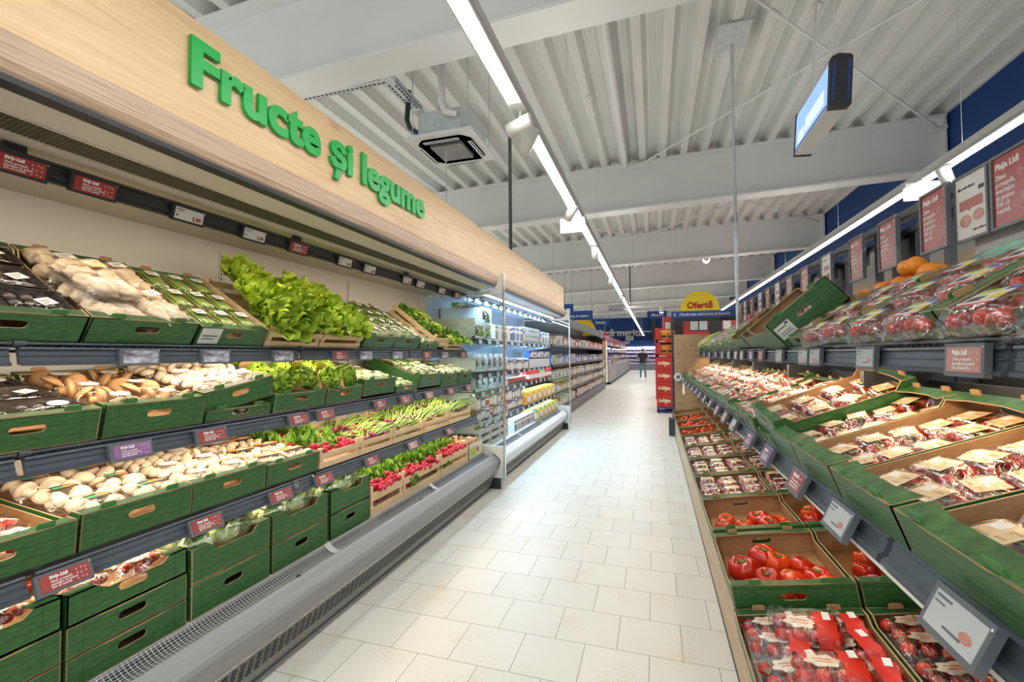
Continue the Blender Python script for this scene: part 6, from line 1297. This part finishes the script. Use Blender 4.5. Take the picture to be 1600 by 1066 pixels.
run(6.62, 8.65, -1.90, .682, [jar('py', 'lyellow', .055, .2), jar('po', 'lyellow', .055, .2), jar('pl', 'lyellow', .055, .2)], .118, 'tall yellow lidded jar', C4, 'yellow lidded jars', rows=2)
for k in range(3):
    c = LF(-1.85, 4.92+.34*k, .388)
    for t in range(2):
        o = wcrate(c @ T_((0, 0, .17*t)), .32, .6, .15, 'grey slatted crate, %s along, %s tier on %s' % (ORD[k], ('lower', 'upper')[t], CB), 'grey slatted crates', 'greylath')
        for q in range(2): put(SAL[(q+k+t) % 3], c @ T_((-.075+.15*q, .06, .17*t+.012)) @ SC(.9), 'salad bag, %s in %s grey crate %s on %s' % (('near', 'far')[q], ORD[k], ('below', 'above')[t], CB), 'crated salad bags')
run(5.95, 7.0, -1.83, .388, pk('snack_tray', .15, .13, .16, [('ps', 'pk'), ('ps', 'pn')]), .165, 'pale tray with dark window', CB, 'pale trays')
run(7.02, 8.65, -1.83, .388, [jar('pl', 'pt', .045, .19), jar('pl', 'lyellow', .045, .19), jar('py', 'lyellow', .045, .19)], .10, 'pickle jar', CB, 'pickle jars', rows=3)
# ------------------------------------------------------------------ dry goods shelf, farther left
DY0, DY1, DX = 9.35, 19.6, -2.02
o = tag(empty('dry_goods_shelf', (DX-.3, DY0, 0)), 'long dark shelf of jars and packets beyond the chillers', 'shelf unit'); ZD = T_((-(DX-.3), -DY0, 0))
DZ = (.27, .60, .90, 1.23, 1.66)
link('base', MB().prism([(DX+.06, 0), (DX+.06, .15), (DX+.02, .25), (DX-.6, .25), (DX-.6, 0)], 'y', DY0, DY1).mesh('base', ['kick']), o, ZD)
link('rear_panel', boxme('rear_panel', (DX-.6, DY0, 0), (DX-.57, DY1, 2.32), 'dark'), o, ZD)
link('end_panel', boxme('end_panel', (DX-.6, DY1, 0), (DX-.05, DY1+.03, 2.45), 'dark'), o, ZD)
for z in DZ: link('shelf', MB().bb((DX-.58, DY0, z-.03), (DX, DY1, z), 0).bb((DX-.005, DY0, z-.05), (DX+.012, DY1, z), 1).mesh('shelf', ['dark', 'rail']), o, ZD)
sg = MB(); sg.bb((DX-.03, DY0, 2.12), (DX-.01, DY1-1.6, 2.36), 0)
for i in range(26): sg.bb((DX-.012, DY0+.2+.32*i, 2.14), (DX-.006, DY0+.235+.32*i, 2.34), 1)
link('sign_strip', sg.mesh('sign_strip', ['dark', 'grey']), o, ZD); link('sign_strip', boxme('sign_strip', (DX-.04, DY1-1.6, 2.10), (DX, DY1, 2.42), 'anthracite'), o, ZD)
GOODS = {}
for n, m, m2 in (('red packet', 'pr', 'label'), ('cream packet', 'pc', 'label'), ('blue packet', 'pb', 'ps'), ('brown packet', 'pn', 'pc'), ('yellow packet', 'py', 'label'), ('white packet', 'pw', 'pk'), ('olive packet', 'pl', 'pc'), ('violet packet', 'pv', 'label')):
    GOODS[n] = P('food_packet', 'packet', MB().bb((-.075, 0, 0), (.075, .12, .22), 0).bb((-.06, -.002, .03), (.06, 0, .14), 1).bb((-.055, -.003, .16), (.03, 0, .19), 2).mesh('food_packet', [m, m2, 'ink' if m != 'pk' else 'label']))
for li, z in enumerate(DZ):
    rn = random.Random(40+li); y = DY0+.05
    while y < DY1-.2:
        pool = {0: ('cream packet', 'white packet', 'cream packet', 'red packet'), 1: ('brown packet', 'cream packet', 'yellow packet', 'white packet'), 2: ('cream packet', 'brown packet', 'cream packet', 'white packet'), 3: ('blue packet', 'violet packet', 'white packet', 'olive packet'), 4: ('red packet', 'cream packet', 'white packet', 'brown packet')}[li]
        n = rn.choice(pool); n = 'red packet' if li == 0 and y < 10.3 else n; w_ = rn.uniform(1, 1.35)
        put(GOODS[n], LF(DX-.03-rn.random()*.03, y+.08*w_, z) @ SC(w_, 1, rn.uniform(.75, 1.05)), 'small %s on the %s shelf of the dry goods unit' % (n, ('lowest', 'second', 'third', 'fourth', 'top')[li]), '%ss on the %s dry goods shelf' % (n, ('lowest', 'second', 'third', 'fourth', 'top')[li]))
        y += .158*w_+.02
# aisle signs hanging on the left
def aisle(p, w, s, label, size=.17):
    o = tag(empty('aisle_sign', p), label, 'sign', 'blue aisle signs'); link('board', boxme('board', (-w/2, -.012, -.15), (w/2, .012, .15), 'signblue'), o)
    link('lettering', text_me(s, size, .002, .003, 'txt', 'RIGHT'), o, T_((w/2-.14, -.015, -.055)) @ UPR)
    for x in (-w/2+.06, w/2-.04): link('hanger_rod', MB().tube([(x, 0, .15), (x, 0, 2.15)], .012, 5).mesh('hanger_rod', ['zinc']), o)
aisle((-2.36, 12.2, 2.66), .62, 'Ceai și cacao', 'blue hanging aisle sign highest and nearest beside the fascia end', .09)
aisle((-2.35, 14.8, 2.71), .98, 'Gem & miere', 'blue hanging aisle sign below the highest, above yellow half disc', .12)
aisle((-2.25, 19.0, 2.76), 1.05, 'Snacky', 'blue hanging aisle sign overlapping the yellow half disc', .15)
aisle((.15, 19.0, 3.0), .75, 'Băuturi', 'blue hanging aisle sign left of the yellow offer sign', .15)
o = tag(empty('yellow_disc', (-2.85, 17.5, 2.15)), 'large yellow half-round board behind the dry goods shelf', 'sign'); link('disc', MB().prism([(.78*math.cos(a), .85*math.sin(a)) for a in [PI*i/24 for i in range(25)]], 'y', 0, .03).mesh('disc', ['yellow']), o); link('post', boxme('post', (-.03, .03, -2.15), (.03, .06, .6), 'zinc'), o)
# clothing carton and the low bins beyond
o = tag(empty('clothes_display', X=T_((-2.38, 21.2, 0)) @ SC(.52, 1, 1)), 'tall carton display of children\'s clothes beyond the dry goods shelf', 'display')
b = MB(); b.bb((-.35, .0, .15), (.55, .5, 2.05), 0); link('body', b.mesh('body', ['pn']), o); link('header', boxme('header', (-.35, -.02, 1.75), (.55, .0, 2.05), 'orange'), o); link('base', boxme('base', (-.33, 0, 0), (.53, .48, .15), 'signblue'), o)
link('side_panel', boxme('side_panel', (-.65, -.05, .1), (-.36, .02, 1.95), 'pw'), o); link('side_panel', boxme('side_panel', (.55, -.02, .15), (.6, .5, 2.05), 'pw'), o)
for i, (x, z, m, lb) in enumerate(((.1, 1.05, 'pc', 'cream'), (-.12, .55, 'pr', 'pink'), (.2, .6, 'ps', 'pale green'))):
    tag(link('child_garment', MB().prism([(-.13, -.2), (.13, -.2), (.12, .1), (.22, .02), (.24, .1), (.1, .22), (-.1, .22), (-.24, .1), (-.22, .02), (-.12, .1)], 'y', -.04, -.005).mesh('child_garment', [m]), None, T_((-2.32+x*.5, 21.19, z)) @ SC(.6, 1, .8)), '%s child garment hanging on the tall carton display' % lb, 'garment', 'child garments')
o = tag(empty('bin_shelf', (-2.1, 22, 0)), 'long row of low bins under shelving in the far aisle', 'shelf unit')
link('bins', MB().bb((-.8, 0, 0), (.1, 18, .85)).mesh('bins', ['grey']), o)
for i in range(18): link('divider', boxme('divider', (.1, i*1.0, .08), (.115, i*1.0+.06, .85), 'anthracite'), o)
link('bin_plinth', boxme('bin_plinth', (-.8, 0, 0), (.13, 18, .1), 'dark'), o)
for z in (1.15, 1.5, 1.85): link('shelf', boxme('shelf', (-.8, 0, z), (-.1, 18, z+.03), 'dark'), o)
link('red_sign_strip', boxme('red_sign_strip', (-.15, 0, 2.1), (-.1, 17, 2.35), 'tagred'), o)
BING = {k: P('boxed_item', 'packet', g.me) for k, g in GOODS.items()}; MEAT = {k: P('meat_pack', 'packet', g.me) for k, g in GOODS.items()}
for li, z in enumerate((.86, 1.18, 1.53, 1.88)):
    rn = random.Random(70+li)
    for i in range(18):
        n = rn.choice(list(GOODS)); put(BING[n], LF(-2.14, 22.2+.98*i, z) @ SC(3.2, 1, rn.uniform(.7, 1)), 'small far %s on the %s shelf above the low bins' % (n, ('bin-top', 'lower', 'middle', 'upper')[li]), 'far %ss on the %s bin shelf' % (n, ('bin-top', 'lower', 'middle', 'upper')[li]))
# back wall chiller
o = tag(empty('wall_chiller', (-2, YE-.9, 0)), 'wide lit meat chiller along the back wall', 'chiller')
link('base', MB().bb((-6, 0, 0), (5.5, .88, .55)).mesh('base', ['kick']), o); link('rear_panel', boxme('rear_panel', (-6, .80, .5), (5.5, .88, 2.1), 'pv'), o)
link('canopy', MB().bb((-6, .0, 2.05), (5.5, .88, 2.28)).mesh('canopy', ['signblue']), o); link('canopy_lamp', boxme('canopy_lamp', (-6, .2, 2.02), (5.5, .3, 2.05), 'exitglow'), o)
for z in (.85, 1.2, 1.55, 1.85): link('shelf', boxme('shelf', (-6, .2, z-.03), (5.5, .8, z), 'coolwhite'), o)
area('wall_chiller_light', (-2, YE-.75, 2.0), (rad(35), 0, 0), 8, .1, 170, (.93, .85, 1))
for li, z in enumerate((.55, .85, 1.2, 1.55, 1.85)):
    for i in range(24):
        n = ('white packet', 'blue packet', 'red packet', 'violet packet')[(i*7+li*3) % 4]; put(MEAT[n], T_((-4.6+.22*i, YE-.85+(.3 if li else .15), z)) @ SC(1.3, 1, .8), 'tiny %s on the %s level of the back wall chiller' % (n, ('lowest', 'second', 'third', 'fourth', 'top')[li]), 'tiny %ss on the %s back wall level' % (n, ('lowest', 'second', 'third', 'fourth', 'top')[li]))
textobj('chiller_lettering', text_me('Mezeluri', .32, .01, .008, 'txt'), T_((-3.1, YE-.92, 2.34)) @ UPR, 'white lettering above the back wall meat chiller', 'lettering')
tag(link('header_board', boxme('header_board', (-7, YE-.5, 2.29), (4, YE-.01, 2.62), 'signblue')), 'long bright blue header board above the back wall chiller', 'header')
tag(link('wall_vent', MB().bb((-2.35, YE-.55, 2.63), (-1.7, YE, 3.0), 0).bb((-2.28, YE-.57, 2.68), (-1.77, YE-.54, 2.95), 1).mesh('wall_vent', ['white', 'grey'])), 'framed vent on the blue back wall beside white lettering', 'vent')
rb_ = tag(link('red_banner', boxme('red_banner', (-3.7, 24.9, 2.42), (-2.3, 25, 2.58), 'lred')), 'small red banner hanging left in front of back wall lettering', 'sign')
tag(link('wall_post', boxme('wall_post', (-.15, YE-.3, 2.63), (.2, YE-.02, 4.6), 'anthracite')), 'dark steel column standing against the blue back wall', 'column')
for x in (-3.5, -2.5): link('hanger_rod', MB().tube([(x, 24.95, 2.58), (x, 24.95, 4.8)], .012, 5).mesh('hanger_rod', ['zinc']), rb_)
# ------------------------------------------------------------------ the shopper
def person():
    me = bpy.data.meshes.new('person'); V = []; E = []; Rr = []
    def v(p, r, par=None):
        V.append(p); Rr.append(r)
        if par is not None: E.append((par, len(V)-1))
        return len(V)-1
    pel = v((0, 0, .95), (.15, .11)); wa = v((0, 0, 1.12), (.145, .10), pel); ch = v((0, .01, 1.32), (.17, .115), wa); sh = v((0, .0, 1.45), (.12, .09), ch); nk = v((0, .01, 1.54), (.055, .055), sh); hd = v((0, .03, 1.63), (.078, .092), nk); v((0, .03, 1.75), (.06, .075), hd)
    for s in (-1, 1):
        s1 = v((s*.19, 0, 1.44), (.06, .06), sh); el = v((s*.255, .03, 1.18), (.045, .045), s1); wr_ = v((s*.22, .20, 1.08), (.034, .034), el); v((s*.20, .27, 1.08), (.035, .022), wr_)
        hp = v((s*.10, 0, .86), (.105, .10), pel); kn = v((s*.125, .02+.02*s, .50), (.068, .068), hp); an = v((s*.14, -.01+.05*s, .10), (.046, .048), kn); v((s*.15, .13+.05*s, .04), (.042, .035), an)
    me.from_pydata(V, E, []); o = bpy.data.objects.new('person', me); COL.objects.link(o)
    m = o.modifiers.new('skin', 'SKIN'); me.skin_vertices[0].data[0].use_root = True
    for i, r in enumerate(Rr): me.skin_vertices[0].data[i].radius = r
    s = o.modifiers.new('sub', 'SUBSURF'); s.levels = 2; s.render_levels = 2
    bpy.context.view_layer.update(); dm = bpy.data.meshes.new_from_object(o.evaluated_get(bpy.context.evaluated_depsgraph_get())); bpy.data.objects.remove(o)
    for n in ('skin', 'jeans', 'shoe'): dm.materials.append(M[n])
    for p in dm.polygons: p.use_smooth = True; z = p.center.z; p.material_index = 2 if z < .1 else 1 if z < .98 and abs(p.center.x) < .2 else 0
    r = link('person', dm, None, T_((-.62, 28.1, 0))); tag(r, 'person seen from behind in black t-shirt and jeans, far down the aisle', 'person')
    st = bpy.data.meshes.new('t_shirt'); keep = [p for p in dm.polygons if .92 < p.center.z < 1.50 and not (abs(p.center.x) > .2 and (p.center.z < 1.22 or p.center.y > .08))]
    idx = {}; vs = []; fs = []
    for p in keep:
        f = []
        for k in p.vertices:
            if k not in idx: idx[k] = len(vs); vs.append(dm.vertices[k].co+dm.vertices[k].normal*.012)
            f.append(idx[k])
        fs.append(f)
    st.from_pydata(vs, [], fs); st.materials.append(M['shirt']); link('t_shirt', st, r, None, 'black t-shirt')
    link('hair', MB().sph((0, .015, 1.70), (.085, .095, .085), 14, 10, 0, lambda d: 1 if d.z > -.35 else .86).mesh('hair', ['hair']), r, None, 'short dark hair')
    fc = MB().sph((0, .115, 1.645), (.014, .022, .022), 8, 6, 0); link('nose', fc.mesh('nose', ['skin']), r)
    for s in (-1, 1): link('ear', MB().sph((s*.083, .03, 1.64), (.012, .02, .03), 8, 6).mesh('ear', ['skin']), r); link('eye', MB().sph((s*.03, .112, 1.672), (.011, .008, .008), 8, 5).mesh('eye', ['label']), r)
    for s in (-1, 1):
        for q in range(5):
            x0 = s*(.175+.014*q) if q < 4 else s*.172; a = Vector((x0, .28 if q < 4 else .235, 1.075)); L = (.055, .07, .075, .065, .045)[q]
            link('finger', MB().tube([a, a+Vector((0 if q < 4 else -s*.015, L*.6, -.008)), a+Vector((0 if q < 4 else -s*.02, L, -.03))], [.009, .008, .006], 6).mesh('finger', ['skin']), r)
person()
# ------------------------------------------------------------------ tidy
used = set(o_.data for o_ in bpy.data.objects if o_.data)
for me in list(bpy.data.meshes):
    if me.users == 0: bpy.data.meshes.remove(me)
if STAT['long']: print('LABEL LENGTH', len(STAT['long']), STAT['long'])
print('OBJECTS', len(COL.objects))
